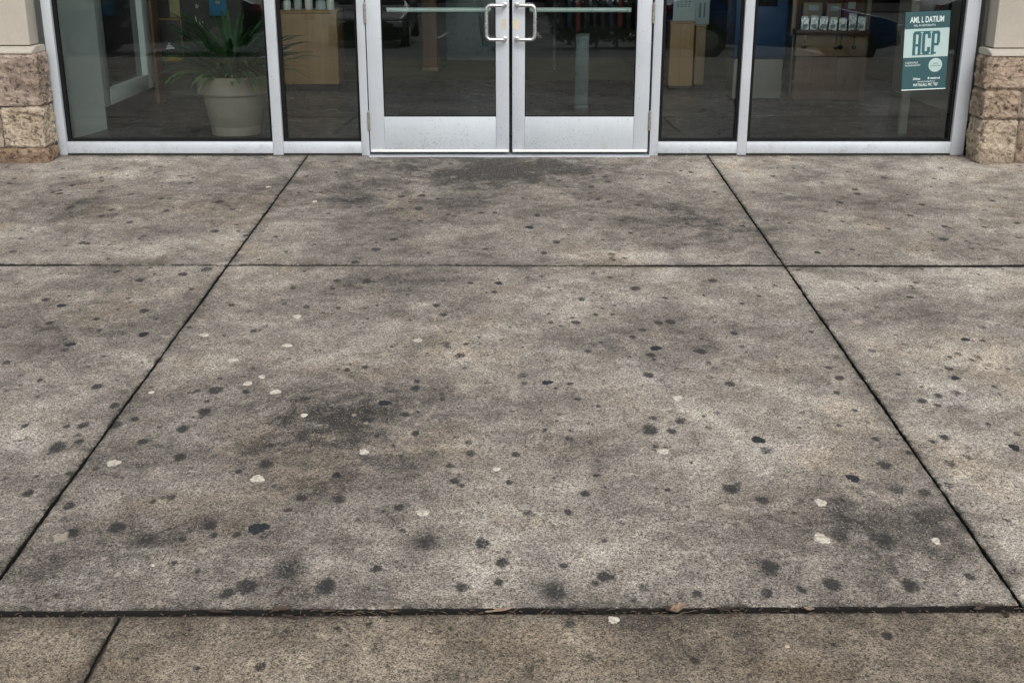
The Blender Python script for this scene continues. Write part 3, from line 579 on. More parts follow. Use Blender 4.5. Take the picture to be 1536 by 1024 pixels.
def pillar(root, s, rows, cap_z):
    ox = root.location.x
    X = lambda a: (s*a)-ox
    def bb(a, b): return (min(X(a), X(b)), max(X(a), X(b)))
    for k, (z0, z1, cuts, mats) in enumerate(rows):
        ed = [2.986]+cuts+[3.76]
        for i, (a, b) in enumerate(zip(ed, ed[1:])):
            l, r_ = bb(a+(.006 if i else 0), b-(.006 if i < len(ed)-2 else 0))
            rock('stone_block', M[mats[i % len(mats)]], root, l, r_, F+.012, -.012, z0, z1, .018, s*3+k*1.7+i)
    l, r_ = bb(2.994, 3.74); bx('mortar', M['mortar'], root, l, r_, F+.022, -.002, -.05, cap_z-.002, 0)
    # sloped ledge, then the smooth shaft
    l, r_ = bb(2.992, 3.75)
    cb = MB(); prof = [(F+.004, cap_z), (F+.004, cap_z+.014), (-.155, cap_z+.040), (-.002, cap_z+.040), (-.002, cap_z)]
    a_ = [cb.b.verts.new((l, y, z)) for y, z in prof]; b_ = [cb.b.verts.new((r_, y, z)) for y, z in prof]
    cb.b.faces.new(a_); cb.b.faces.new(b_[::-1])
    for i in range(5): cb.b.faces.new((a_[i], b_[i], b_[(i+1) % 5], a_[(i+1) % 5]))
    bmesh.ops.bevel(cb.b, geom=cb.b.edges[:], offset=.003, segments=2, affect='EDGES')
    cb.build('ledge', M['cast'], root)
    l, r_ = bb(3.026, 3.73); bx('shaft', M['cast'], root, l, r_, -.155, -.002, cap_z+.046, 4.2, .006)
pillar(pl, -1, [(.352, .672, [], ['stone_pink']), (.092, .340, [3.245], ['stone_cream', 'stone_pink']), (-.035, .080, [], ['stone_rust'])], .676)
pillar(pr, 1, [(.456, .655, [], ['stone_tan']), (.272, .444, [3.212], ['stone_tan', 'stone_pink']), (-.035, .260, [3.222], ['stone_cream', 'stone_tan'])], .660)

# ------------------------------------------------------------------ glazing
def pane(root, name, x0, x1, z0, z1, y, th=.008):
    o = MB(); o.box(x0, x1, y, y+th, z0, z1); ob = o.build(name, [M['glass'], M['glass_back']], root, False)
    for p in ob.data.polygons: p.material_index = 0 if p.normal.y < -.5 else 1
    return ob
def gasket(parent, x0, x1, z0, z1, y0, y1, w=.011, wl=None, wr=None):
    o = MB(); wl = wl or w; wr = wr or w
    o.box(x0, x0+wl, y0, y1, z0, z1); o.box(x1-wr, x1, y0, y1, z0, z1); o.box(x0+wl, x1-wr, y0, y1, z0, z0+w); o.box(x0+wl, x1-wr, y0, y1, z1-w, z1)
    return o.build('gasket', M['rubber'], parent, False)
HZ = 3.80  # upper glazing is unseen, made tall to let more sky light inside
wl_ = thing('storefront_window', 'left storefront window, two tinted panes in an aluminium frame before the potted plant', 'window', (-2, 0, 0))
wr_ = thing('storefront_window', 'right storefront window, two tinted panes in an aluminium frame, teal poster on it', 'window', (2, 0, 0))
def window(root, xs_j, xs_m, xs_d):
    ox = root.location.x; e = sorted([xs_j, xs_m, xs_d]); e = [(a-ox, b-ox) for a, b in e]
    names = {xs_j: 'jamb', xs_m: 'mullion', xs_d: 'jamb'}
    for (a, b), src in zip(e, sorted([xs_j, xs_m, xs_d])):
        bx(names[src], M['alu'], root, a, b, 0, .115, -.004 if src == xs_d else .004, HZ, .0025)
    for (a, b), (c, d) in zip(e, e[1:]):
        bx('sill', M['alu'], root, b+.0006, c-.0006, .002, .113, .015, .089, .0025)
        bx('head', M['alu'], root, b+.0006, c-.0006, .002, .113, HZ-.08, HZ, .0025)
        p = pane(root, 'glass_pane', b-.004, c+.004, .085, HZ-.076, .062)
        gasket(p, b, c, .0892, HZ-.0802, .030, .0605, .017, .024, .018)
window(wl_, (-2.990, -2.930), (-1.573, -1.506), (-.990, -.9385))
window(wr_, (2.889, 2.976), (1.482, 1.543), (.906, .9605))
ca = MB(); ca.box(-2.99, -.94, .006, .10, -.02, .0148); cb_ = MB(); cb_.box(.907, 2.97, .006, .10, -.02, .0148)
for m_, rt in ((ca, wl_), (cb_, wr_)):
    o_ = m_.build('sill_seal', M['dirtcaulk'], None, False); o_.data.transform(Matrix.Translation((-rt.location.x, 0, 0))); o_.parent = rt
tr_ = thing('door_transom', 'aluminium header and transom pane above the double doors', 'transom', (0, 0, 2.16))
bx('header', M['alu'], tr_, -.9375, .9050, .001, .114, 0, .07, .0025); bx('header', M['alu'], tr_, -.9375, .9050, .001, .114, 1.56, 1.64, .0025)
pane(tr_, 'glass_pane', -.9375, .9050, .068, 1.562, .062)
th_ = MB().prism([(-.938, -.020), (-.938, .0035), (.906, .0035), (.906, -.020)], -.045, .12).build('door_threshold', M['alu'], None, False)
tag(th_, 'worn aluminium threshold strip under the double glass doors', 'threshold')

def door(label, x0, g0, g1, x1, hx, sgn, resid):
    """a leaf between x0 and x1 with glass from g0 to g1; hx the hinge side, sgn points from the meeting stile to the hinge side"""
    ox = hx; root = thing('glass_door', label, 'door', (hx, 0, 0)); X = lambda v: v-ox
    z0, z1 = .024, 2.145
    for a, b in ((x0, g0), (g1, x1)): bx('stile', M['alu'], root, X(a), X(b), 0, .045, z0, z1, .003)
    bx('bottom_rail', M['alu_scuffed'], root, X(g0)+.0006, X(g1)-.0006, .0015, .0435, z0, .2535, .002)
    bx('top_rail', M['alu'], root, X(g0)+.0006, X(g1)-.0006, .0015, .0435, z1-.09, z1, .002)
    sw = MB().box(X(x0)+.004, X(x1)-.004, -.004, .0, z0+.0005, z0+.017, .0015); sw.build('door_sweep', M['white'], root)
    sc_ = MB()
    for u in (.06, .5, .94): sc_.lathe([(.0035, 0), (.0035, .0012), (.002, .0018)], (0, 0, 0), 10); 
    sc_.b.free(); 
    for u in (.05, .5, .94):
        s1 = MB().lathe([(.0038, 0), (.0038, .0012), (.002, .002)], (0, 0, 0), 12); ob = s1.build('screw', M['hinge'], root); ob.rotation_euler = (R(90), 0, 0); ob.location = (X(g0+(g1-g0)*u), .0016, .236)
    p = pane(root, 'glass_pane', X(g0)-.004, X(g1)+.004, .2495, z1-.086, .020)
    gasket(p, X(g0), X(g1), .2537, z1-.0902, .012, .0195, .006)
    # offset pull handle
    mx = x1-.029 if sgn < 0 else x0+.029; vx = mx+sgn*.115
    hz0, hz1 = .747, .957; pts = []
    def arc(c, a0, a1, r, f, n=7): return [f(c, a0+(a1-a0)*i/n, r) for i in range(n+1)]
    rr = .030; y = -.052
    for z, dz in ((hz1, -1), (hz0, 1)):
        seg = [(mx, .004, z), (mx, y+.018, z)]+[(mx+sgn*.018*(1-math.cos(t)), y+.018-.018*math.sin(t), z) for t in [math.pi/2*i/5 for i in range(1, 6)]]
        seg += [(vx-sgn*rr*(1-math.sin(t)), y, z+dz*rr*(1-math.cos(t))) for t in [math.pi/2*i/7 for i in range(8)]]
        pts.append(seg)
    path = pts[0]+pts[1][::-1]
    hn = MB().tube([(X(a), b, c) for a, b, c in path], .0118, 18).build('pull_handle', M['steel'], root)
    for z in (hz0, hz1):
        c_ = MB().lathe([(.0165, 0), (.0165, .003), (.013, .005)], (0, 0, 0), 20).build('rose', M['steel'], hn); c_.rotation_euler = (R(90), 0, 0); c_.location = (X(mx), -.0003, z)
    # hinges
    for z in (.228, .906):
        h = MB()
        for k in range(5): h.lathe([(.0085, 0), (.0085, .0215)], (0, 0, (k-2.5)*.0235), 14)
        h.lathe([(.005, 0), (.0065, .003), (.003, .008)], (0, 0, .058), 12); h.lathe([(.003, -.006), (.006, -.001), (.005, .001)], (0, 0, -.06), 12)
        ob = h.build('hinge', M['hinge'], root); ob.location = (X(hx), -.007, z)
    # what is left of a sticker on the meeting stile
    rg = MB(); w, hh = .028, .066
    n = 12; cx = mx-.004; cz = .838
    pts2 = []
    for i in range(n*4):
        s_, t = divmod(i, n); t /= n; u = [(-1+2*t, 1), (1, 1-2*t), (1-2*t, -1), (-1, -1+2*t)][s_]
        pts2.append((X(cx)+u[0]*w/2*(1+random.uniform(-.10, .04)), cz+u[1]*hh/2*(1+random.uniform(-.06, .02))))
    rg.prism(pts2, -.0006, .0); rg.build('sticker_residue', M[resid], root, False)
    # push bar on the inside
    pb = MB().tube([(X(g0)+.03, .105, .921), (X(g1)-.03, .105, .921)], .015, 14)
    for gx in (g0+.05, g1-.05): pb.tube([(X(gx), .042, .921), (X(gx), .105, .921)], .009, 10)
    pb.build('push_bar', M['pushbar'], root)
    return root
door('left glass door leaf in aluminium, pull handle at its right edge, scuffed kick rail', -.932, -.836, -.1045, -.0185, -.9355, -1, 'residue')
door('right glass door leaf in aluminium, pull handle at its left edge, yellowed sticker glue', .0015, .083, .797, .892, .8995, 1, 'residue2')

# ------------------------------------------------------------------ shell of the shop
def struct(name, mat, x0, x1, y0, y1, z0, z1):
    o = bx(name, mat, None, x0, x1, y0, y1, z0, z1, 0); o['kind'] = 'structure'; return o
struct('floor', M['floor'], -8, 8, .118, 11, -.2, 0)
struct('ceiling', M['ceiling'], -8, 8, .13, 11, 3.84, 3.94)
struct('wall', M['cast'], -3.00, 3.00, .002, .12, HZ+.004, 4.25)
struct('wall', M['cast'], -14, -3.74, .0, .12, -.7, 4.2); struct('wall', M['cast'], 3.745, 14, .0, .12, -.7, 4.2)
struct('wall', M['wall_dark'], -8.1, 8.1, 11, 11.1, -.1, 3.0)
struct('wall', M['wall_dark'], -8.1, -8, .13, 11, -.1, 3.0); struct('wall', M['wall_dark'], 8, 8.1, .13, 11, -.1, 3.0)
struct('roof', M['cast'], -14, 14, .13, 11.2, 3.95, 4.25)
# left return wall: pale stretch, then a window set in it over a black base
wp = MB(); a_ = [wp.b.verts.new(p) for p in ((-3.262, .125, 0), (-3.034, 1.14, 0), (-3.30, 1.14, 0), (-3.36, .125, 0))]; b_ = [wp.b.verts.new(v_.co+Vector((0, 0, 3.8))) for v_ in a_]
wp.b.faces.new(a_[::-1]); wp.b.faces.new(b_)
for i in range(4): wp.b.faces.new((a_[i], a_[(i+1) % 4], b_[(i+1) % 4], b_[i]))
wp.build('wall', M['wall_pale'], None, False)['kind'] = 'structure'
struct('wall', M['skirt'], -3.16, -3.072, 1.142, 2.56, 0, .148)
struct('wall', M['wall_dark'], -3.5, -3.4, .122, 2.9, 0, 3.0)
sw_ = thing('side_window', 'white framed dark side window above the black base inside the left storefront pane', 'window', (-3.06, 1.15, .15))
bx('frame', M['wall_pale'], sw_, -.09, .008, 0, .20, 0, 2.3, .004)
bx('frame', M['wall_pale'], sw_, -.09, .008, 1.20, 1.37, 0, 2.3, .004)
bx('sill', M['wall_pale'], sw_, -.09, .010, .2005, 1.1995, 0, .12, .004)
bx('head', M['wall_pale'], sw_, -.09, .010, .2005, 1.1995, 2.2, 2.3, .004)
bx('glass_pane', M['car_glass'], sw_, -.05, -.04, .2005, 1.1995, .12, 2.2, 0)
po = thing('wooden_post', 'brown wooden post inside the left storefront pane beside the dark side window', 'post', (-3.06, 2.66, 0))
bx('shaft', M['brownwood'], po, -.10, .02, -.08, .12, .0, 3.0, .004); bx('base_cap', M['darkwood'], po, -.105, .026, -.086, .126, 0, .02, .003)
struct('partition', M['signblack'], -7.9, -2.40, 3.12, 3.2, 0, 3.0)
nb = thing('display_board', 'dark board with thin gold border and small pale triangle emblem, behind the left pane', 'board', (-3.04, 3.10, .305))
bx('panel', M['signblack'], nb, -.10, .10, 0, .016, 0, .37, .001)
g_ = MB(); g_.box(.095, .102, -.003, .0, 0, .37); g_.box(-.10, .095, -.003, 0, .36, .37); g_.box(-.10, .095, -.004, 0, 0, .045); g_.build('gold_border', M['gold'], nb, False)
MB().prism([(-.055, .105), (.028, .112), (-.022, .165)], -.004, -.0005).build('emblem', M['white_ink'], nb, False)
yp = thing('hanging_print', 'straw yellow narrow print hanging above the gold bordered board', 'print', (-2.985, 3.10, .69))
bx('sheet', M['yellow'], yp, -.045, .045, 0, .004, 0, .62, .0005); bx('batten', M['brownwood'], yp, -.05, .05, -.003, .007, -.012, -.0005, .001)
bp = thing('hanging_print', 'bright blue narrow print hanging above the potted plant', 'print', (-2.60, 3.10, .70))
bx('sheet', M['bluep'], bp, -.075, .075, 0, .004, 0, .55, .0005); bx('motif', M['yellow'], bp, -.02, .02, -.002, -.0003, .10, .125, .0005); bx('batten', M['blackmetal'], bp, -.08, .08, -.003, .007, -.011, -.0005, .001)
sq = MB()
sq2 = MB()
sq.tube([(-2.79, 3.105, .80), (-2.80, 3.105, .775), (-2.785, 3.105, .765), (-2.775, 3.105, .785), (-2.79, 3.105, .79)], .004, 6)
sq2.tube([(-2.81, 3.105, .70), (-2.80, 3.105, .64), (-2.785, 3.105, .60), (-2.775, 3.105, .655), (-2.765, 3.105, .60), (-2.745, 3.105, .61), (-2.75, 3.105, .65)], .0045, 6)
tag(sq.build('wall_ornament', M['white'], None), 'small white loop mounted on the dark partition left of the plant, upper mark', 'ornament')
tag(sq2.build('wall_ornament', M['white'], None), 'white squiggle mounted on the dark partition left of the plant, lower mark', 'ornament')

# ------------------------------------------------------------------ potted plant
pp = thing('potted_plant', 'spiky dark green plant in a large taupe pot behind the left storefront pane', 'plant', (-2.02, .955, 0))
MB().lathe([(.180, .068), (.186, .075), (.232, .298), (.228, .300), (.228, .385), (.22, .387)], (0, 0, 0), 56).build('pot', M['pot'], pp)
MB().lathe([(.245, .297), (.256, .296), (.270, .406), (.271, .417), (.264, .423), (.250, .420), (.243, .39)], (0, 0, 0), 56).build('rim', M['pot'], pp)
MB().lathe([(.178, .0), (.181, .003), (.183, .064), (.176, .0675)], (0, 0, 0), 56).build('saucer', M['pot'], pp)
MB().lathe([(.236, .385), (.236, .397)], (0, 0, 0), 30).build('soil', M['soil'], pp)
def blades(n, L0, L1, w0, w1, lean0, lean1, rad, droop, z0=.39):
    o = MB()
    for k in range(n):
        a = random.uniform(0, 2*math.pi); L = random.uniform(L0, L1); w = random.uniform(w0, w1); le = random.uniform(lean0, lean1); r0 = random.uniform(0, rad)
        base = Vector((r0*math.cos(a), r0*math.sin(a), z0)); out = Vector((math.cos(a), math.sin(a), 0)); sd = Vector((-math.sin(a), math.cos(a), 0))
        pts = []; p = base.copy(); n_ = 7; ang = le; tw = random.uniform(-.5, .5)
        prev = None
        for i in range(n_+1):
            u = i/n_; ww = w*(math.sin(math.pi*min(1, .12+.88*u))**.6 if u < 1 else 0)
            s2 = (sd*math.cos(tw*u)+Vector((0, 0, 1))*math.sin(tw*u))
            mid = p+Vector((0, 0, -.18*ww))
            row = [o.b.verts.new(p-s2*ww/2), o.b.verts.new(mid), o.b.verts.new(p+s2*ww/2)]
            if prev:
                for j in range(2): o.b.faces.new((prev[j], prev[j+1], row[j+1], row[j]))
            prev = row
            ang += droop*random.uniform(.6, 1.4)/n_*(.4+1.2*u)
            p = p+(out*math.sin(ang)+Vector((0, 0, 1))*math.cos(ang))*L/n_
    return o
blades(150, .36, .62, .026, .046, .05, .95, .13, .9).build('leaf_blades', M['leaf'], pp).data.shade_smooth()
blades(60, .34, .58, .016, .028, .6, 1.25, .14, 1.3).build('arching_leaves', M['leaf2'], pp).data.shade_smooth()
blades(90, .12, .28, .016, .036, .3, 1.25, .22, 1.6).build('low_leaves', M['leaf2'], pp).data.shade_smooth()
blades(10, .12, .24, .012, .03, .6, 1.2, .16, 1.5).build('yellowed_leaves', M['leaf3'], pp).data.shade_smooth()

# ------------------------------------------------------------------ things inside, left of the doors
cw = thing('wooden_cabinet', 'honey coloured wooden cabinet with dark plinth behind the narrow left pane', 'cabinet', (-1.866, 3.42, 0))
bx('body', M['oak'], cw, -.262, .262, .0, .42, .066, .70, .003); bx('plinth', M['skirt'], cw, -.245, .245, .03, .40, 0, .0655, .002); bx('top', M['oak'], cw, -.270, .270, -.008, .43, .7005, .724, .003)
jx = [-2.07, -1.97, -1.87, -1.76, -1.67]
jl = ['white jar standing at the left end of the wooden cabinet top', 'pale blue jar second from the left on the wooden cabinet', 'white jar in the middle of the wooden cabinet top', 'wide white tub second from the right on the wooden cabinet', 'pale jar at the right end of the wooden cabinet top']
for k, (x, l) in enumerate(zip(jx, jl)):
    j = thing('jar', l, 'jar', (x, 3.55, .7245), 'jars on the wooden cabinet'); r = .046 if k == 3 else .036
    MB().lathe([(r*.9, 0), (r, .006), (r, .07+.01*(k % 3)), (r*.8, .085+.01*(k % 3))], (0, 0, 0), 22).build('body', M['paper'] if k % 2 else M['white'], j)
    MB().lathe([(r*.86, .0852+.01*(k % 3)), (r*.86, .105+.01*(k % 3)), (r*.8, .108+.01*(k % 3))], (0, 0, 0), 22).build('lid', M['greymetal'], j)
bpst = thing('wooden_column', 'broad brown wooden column deep inside, seen through the left door', 'column', (-.86, 5.0, 0))
bx('shaft', M['darkwood'], bpst, -.075, .075, -.06, .06, 0, 3.0, .004); bx('base', M['darkwood'], bpst, -.085, .085, -.07, .07, 0, .06, .004)
cwall = thing('pale_counter', 'pale green grey counter front deep inside, seen through the left door', 'counter', (-.36, 5.6, 0))
bx('front', M['acrylic'], cwall, -.36, .30, 0, .5, .07, .86, .004); bx('plinth', M['skirt'], cwall, -.34, .28, .03, .48, 0, .0695, .002); bx('top', M['greymetal'], cwall, -.38, .32, -.02, .52, .8605, .89, .004)
pd = thing('pedestal', 'slim pale green pedestal standing behind the right door', 'pedestal', (.569, 2.06, 0))
bx('panel', M['acrylic'], pd, -.054, .054, 0, .05, .055, .61, .006); bx('foot', M['greymetal'], pd, -.058, .058, -.01, .09, 0, .0545, .005); bx('cap', M['greymetal'], pd, -.056, .056, -.003, .053, .6105, .622, .003)
# a low rack of folded clothes deep behind the right door
rk = thing('clothes_rack', 'low clothes rack with dark coats deep inside, seen through the right door', 'rack', (.95, 5.2, 0))
r_ = MB()
for x in (-.5, .5): r_.tube([(x, 0, .0), (x, 0, 1.2)], .016, 10); r_.tube([(x, -.25, .02), (x, .25, .02)], .016, 10)
r_.tube([(-.5, 0, 1.2), (.5, 0, 1.2)], .014, 10); r_.build('rail', M['greymetal'], rk)
for k in range(11):
    x = -.44+.088*k; c = MB(); c.box(x-.028, x+.028, -.20, .20, .42+.05*random.random(), 1.12, .02)
    c.build('coat', M[['shirt_dark', 'denim', 'maroon', 'shirt_dark', 'car_charcoal'][k % 5]], rk)

# ------------------------------------------------------------------ things inside, right of the doors
def stand(name, label, x0, x1, y, h, mat):
    s_ = thing(name, label, 'display stand', ((x0+x1)/2, y, 0), 'wooden display stands'); w = (x1-x0)/2
    bx('body', mat, s_, -w, w, 0, .24, .03, h-.02, .003); bx('plinth', M['skirt'], s_, -w+.012, w-.012, .02, .22, 0, .0295, .002); bx('top', mat, s_, -w-.006, w+.006, -.006, .25, h-.0195, h, .003); return s_
stand('display_stand', 'wider pale wooden display stand behind the narrow right pane', 1.475, 1.697, 3.6, .618, M['oak'])
stand('display_stand', 'slimmer pinkish wooden display stand behind the narrow right pane', 1.732, 1.824, 3.72, .575, M['palewood'])
def notice(label, x0, x1, y, z, h, kind):
    s_ = thing('paper_notice', label, 'notice', ((x0+x1)/2, y, z), 'notices on the display stands'); w = (x1-x0)/2
    bx('sheet', M['paper'], s_, -w, w, .0, .006, .002, h, .0008); bx('holder', M['greymetal'], s_, -w*.7, w*.7, -.015, .03, 0, .0018, .0005)
    b_ = MB()
    if kind:
        for k in range(5):
            for j in range(4): b_.box(-w*.7+j*w*.36, -w*.7+j*w*.36+w*.3*random.uniform(.5, 1), -.0015, -.0002, h*.42+k*.02, h*.42+k*.02+.009)
    else:
        b_.box(-w*.45, w*.6, -.0015, -.0002, h*.72, h*.80); b_.box(-w*.25, w*.02, -.0015, -.0002, h*.2, h*.62); b_.box(w*.3, w*.5, -.0015, -.0002, h*.2, h*.62)
    b_.build('printing', M['ink'], s_, False)
notice('pale notice with rows of grey print on the wider display stand', 1.50, 1.70, 3.66, .6183, .30, 1)
notice('pale notice with a grey T shaped figure on the slimmer display stand', 1.70, 1.86, 3.80, .5753, .32, 0)
rb = thing('recycling_bin', 'grey bin with tall blue hood, straddling the right mullion inside the window', 'bin', (2.135, 2.72, 0))  # solid box added in place of the blue car's reflection
bx('body', M['bingrey'], rb, -.215, .215, 0, .40, .02, .362, .018); bx('plinth', M['rubber'], rb, -.20, .20, .015, .385, 0, .03, .004)
bx('hood', M['binblue'], rb, -.225, .225, -.008, .41, .3625, .98, .02); bx('slot', M['rubber'], rb, -.13, .13, -.0095, -.0078, .80, .87, .003)
ds = thing('display_shelf', 'brown wooden shelf unit holding foil bags and hanging ladles, behind the wide right pane', 'shelf', (2.71, 2.56, 0), None, (0, 0, R(-5)))
for a, b in ((-.290, .062), (.0635, .305)): bx('front_panel', M['brownwood'], ds, a, b, 0, .022, .035, .395, .002)
bx('back_panel', M['palewood'], ds, -.29, .305, .05, .07, .3955, .585, .002)
bx('shelf_board', M['brownwood'], ds, -.30, .315, -.01, .26, .5855, .612, .003)
bx('back_panel', M['darkwood'], ds, -.29, .305, .28, .30, .6125, 1.25, .002)
for x in (-.295, .335): bx('upright', M['palewood'], ds, x-.018, x+.018, .235, .275, .0, 1.25, .003)
bx('side_panel', M['acrylic'], ds, -.325, -.315, .0, .50, .05, .56, .002); bx('plinth', M['skirt'], ds, -.27, .285, .03, .26, 0, .0345, .002)
DSM = Matrix.Translation(ds.location) @ Matrix.Rotation(R(-5), 4, 'Z')
fl_ = ['leftmost foil bag on the brown shelf', 'second foil bag from the left on the brown shelf', 'third foil bag from the left on the brown shelf', 'fourth foil bag from the left on the brown shelf', 'fifth foil bag from the left on the brown shelf', 'taller foil bag, second from the right on the brown shelf', 'rightmost foil bag on the brown shelf']
for k in range(7):
    x = -.225+.079*k; h = [.10, .105, .10, .095, .09, .125, .10][k]
    b_ = thing('foil_bag', 'crinkled silver '+fl_[k], 'bag', DSM @ Vector((x, .055, .6125)), 'foil bags on the shelf', (0, 0, R(-5)+random.uniform(-.25, .25)))
    o = bmesh.new(); bmesh.ops.create_cube(o, size=1); bmesh.ops.subdivide_edges(o, edges=o.edges[:], cuts=7, use_grid_fill=True)
    for v in o.verts:
        u = v.co.z+.5; t = 1-.75*max(0, u-.35)/.65
        nn = mnoise.noise(Vector((v.co.x*5+k*3, v.co.y*5, v.co.z*5)))*.004
        v.co = Vector((v.co.x*.062*(1+.05*math.sin(u*9)), v.co.y*.045*t, u*h))+Vector((nn, nn*1.5, 0))
    MB().merge(o).build('pouch', M['foil'], b_); bx('top_seal', M['foil'], b_, -.031, .031, -.002, .002, h+.0003, h+.012, .0005); bx('label_patch', M['paper'], b_, -.02, .02, -.0265, -.022, .02, .05, .001)
ul = ['leftmost steel spoon hanging on the shelf back board', 'pair partner ladle, left of two hanging close together', 'dark ladle, right of two hanging close together', 'dark ladle hanging alone at the right of the shelf back board']
for k, x in enumerate((-.218, .045, .085, .195)):
    u_ = thing('ladle', ul[k], 'ladle', DSM @ Vector((x, .043, .565)), 'ladles hanging on the shelf')
    MB().tube([(0, .006, 0), (0, -.008, 0), (0, -.010, -.012), (0, -.006, -.075)], .004, 8).build('handle', M['darkwood'] if k else M['steel'], u_)
    MB().lathe([(.002, -.021), (.013, -.017), (.019, -.004), (.020, .004), (.012, .008)], (0, -.010, -.088), 20).build('bowl', M['steel'] if k < 2 else M['blackmetal'], u_)
for k, (x, z, w, h, mt, l) in enumerate(((-.15, .70, .16, .13, 'kraft', 'wide kraft paper packet standing behind the foil bags, left one'), (.03, .70, .12, .12, 'kraft', 'narrower kraft paper packet standing behind the foil bags, right one'), (.17, .70, .12, .16, 'maroon', 'dark red packet standing behind the foil bags'))):
    b_ = thing('packet', l, 'packet', DSM @ Vector((x, .20, .6125)), 'packets on the shelf', (0, 0, R(-5)))
    bx('body', M[mt], b_, -w/2, w/2, -.03, .03, 0, z-.6125+h, .006); bx('label_patch', M['paper'], b_, -w*.22, w*.3, -.0315, -.0302, z-.6125+h*.5, z-.6125+h*.85, .0005)
# right return wall with skirting, picture and slim post
struct('wall', M['wall_beige'], 3.052, 3.16, .122, 1.9, .2005, 3.0); struct('wall', M['skirt'], 3.046, 3.16, .122, 1.9, 0, .2)
struct('wall', M['wall_dark'], 3.17, 7.9, 1.9, 2.0, 0, 3.0)
pc = thing('framed_picture', 'small dark framed picture on the beige side wall above the teal poster', 'picture', (3.05, .90, .80))
bx('frame', M['blackmetal'], pc, -.016, 0, -.17, .17, 0, .34, .004); bx('print', M['ink'], pc, -.018, -.0162, -.145, .145, .025, .315, .0005)
pk = thing('slim_post', 'slim off-white post just inside the wide right pane, left of the poster', 'post', (2.835, .86, 0))
bx('shaft', M['wall_beige'], pk, -.028, .028, -.02, .02, .0, 2.98, .003); bx('foot', M['greymetal'], pk, -.032, .032, -.024, .024, 0, .012, .002)

# ------------------------------------------------------------------ poster on the glass
ps = thing('poster', 'dark teal poster with big ACP lettering on the wide right pane', 'poster', (2.675, .0595, .668), None, (R(90), 0, R(0)))
PW, PH_ = .287, .495
ps.rotation_euler = (Matrix.Rotation(R(-2.6), 4, 'Y') @ Matrix.Rotation(R(90), 4, 'X')).to_euler()
def flat(name, mat, x0, x1, z0, z1, lv): return bx(name, mat, ps, x0*PW, x1*PW, z0*PH_, z1*PH_, lv*.0004, lv*.0004+.0005, 0)
flat('sheet', M['teal_dark'], -.5, .5, -.5, .5, 0); flat('pale_band', M['teal_pale'], -.4998, .4998, -.078, .285, 1.5); flat('bottom_edge', M['white_ink'], -.4998, .4998, -.4998, -.488, 1.5)
tx = lambda name, s, m_, size, x, y, sx=1., off=0., al='CENTER': text(name, s, m_, ps, size, Matrix.Translation((x*PW, y*PH_, .0016)), sx, off, al)
tx('title', 'AML L DATIUM', M['white_ink'], .052, -.01, .395, .62, .0009)
tx('subtitle', 'MAL IN VEOTZAIATN', M['white_ink'], .017, -.06, .325, .85)
ac = MB(); lw, lh, lt = .0545, .145, .0195
def stroke(c, x0, x1, y0, y1): ac.box(c+x0, c+x1, y0, y1, .0010, .0016, 0)
for ch, cx_ in zip('ACP', (-.088, -.028, .032)):
    y0 = .105*PH_-lh/2; y1 = y0+lh
    stroke(cx_, 0, lt, y0+(.010 if ch == 'C' else 0), y1-.010)
    stroke(cx_, .006, lw-.006, y1-.010, y1)
    stroke(cx_, lt, lw-lt, y1-lt, y1-.010)
    if ch == 'C': stroke(cx_, .006, lw-.006, y0, y0+.010); stroke(cx_, lt, lw-lt, y0+.010, y0+lt); stroke(cx_, lw-lt, lw, y1-.045, y1-.010); stroke(cx_, lw-lt, lw, y0+.010, y0+.045)
    if ch == 'A': stroke(cx_, lw-lt, lw, y0, y1-.010); stroke(cx_, lt, lw-lt, y0+.050, y0+.050+lt*.8)
    if ch == 'P': stroke(cx_, lw-lt, lw, y0+.068, y1-.010); stroke(cx_, lt, lw-.006, y0+.052, y0+.068); stroke(cx_, lt, lt+.014, y0, y0+.012)
ac.build('acronym', M['teal_ink'], ps, False)
flat('rule', M['teal_ink'], -.24, .14, .243, .254, 3); flat('rule', M['teal_ink'], -.30, .18, -.052, -.042, 3)
tx('small_print', 'CLEANVILA', M['white_ink'], .018, -.45, -.145, .9, 0, 'LEFT'); tx('small_print', 'NOUNDANATIST', M['white_ink'], .015, -.45, -.18, .85, 0, 'LEFT')
bd = MB(); bd.lathe([(.044, .0012), (.044, .0017)], (.235*PW, -.185*PH_, 0), 40); bg_ = bd.build('badge', M['teal_pale'], ps, False)
for s_, y, z in (('MALFA', -.165, .011), ('GREATUAR', -.195, .013)): text('badge_text', s_, M['teal_ink'], bg_, z, Matrix.Translation((.235*PW, y*PH_, .0021)))
tx('small_print', 'Zithes', M['white_ink'], .020, -.17, -.355, .95, .0004); tx('small_print', 'B wateruul', M['white_ink'], .020, .22, -.352, .9, .0004)
tx('small_print', 'VAMANTAMARTUT', M['white_ink'], .014, .05, -.395, .95); tx('small_print', "MATALALL PIC 'TD'", M['white_ink'], .024, .04, -.435, .78, .0005)

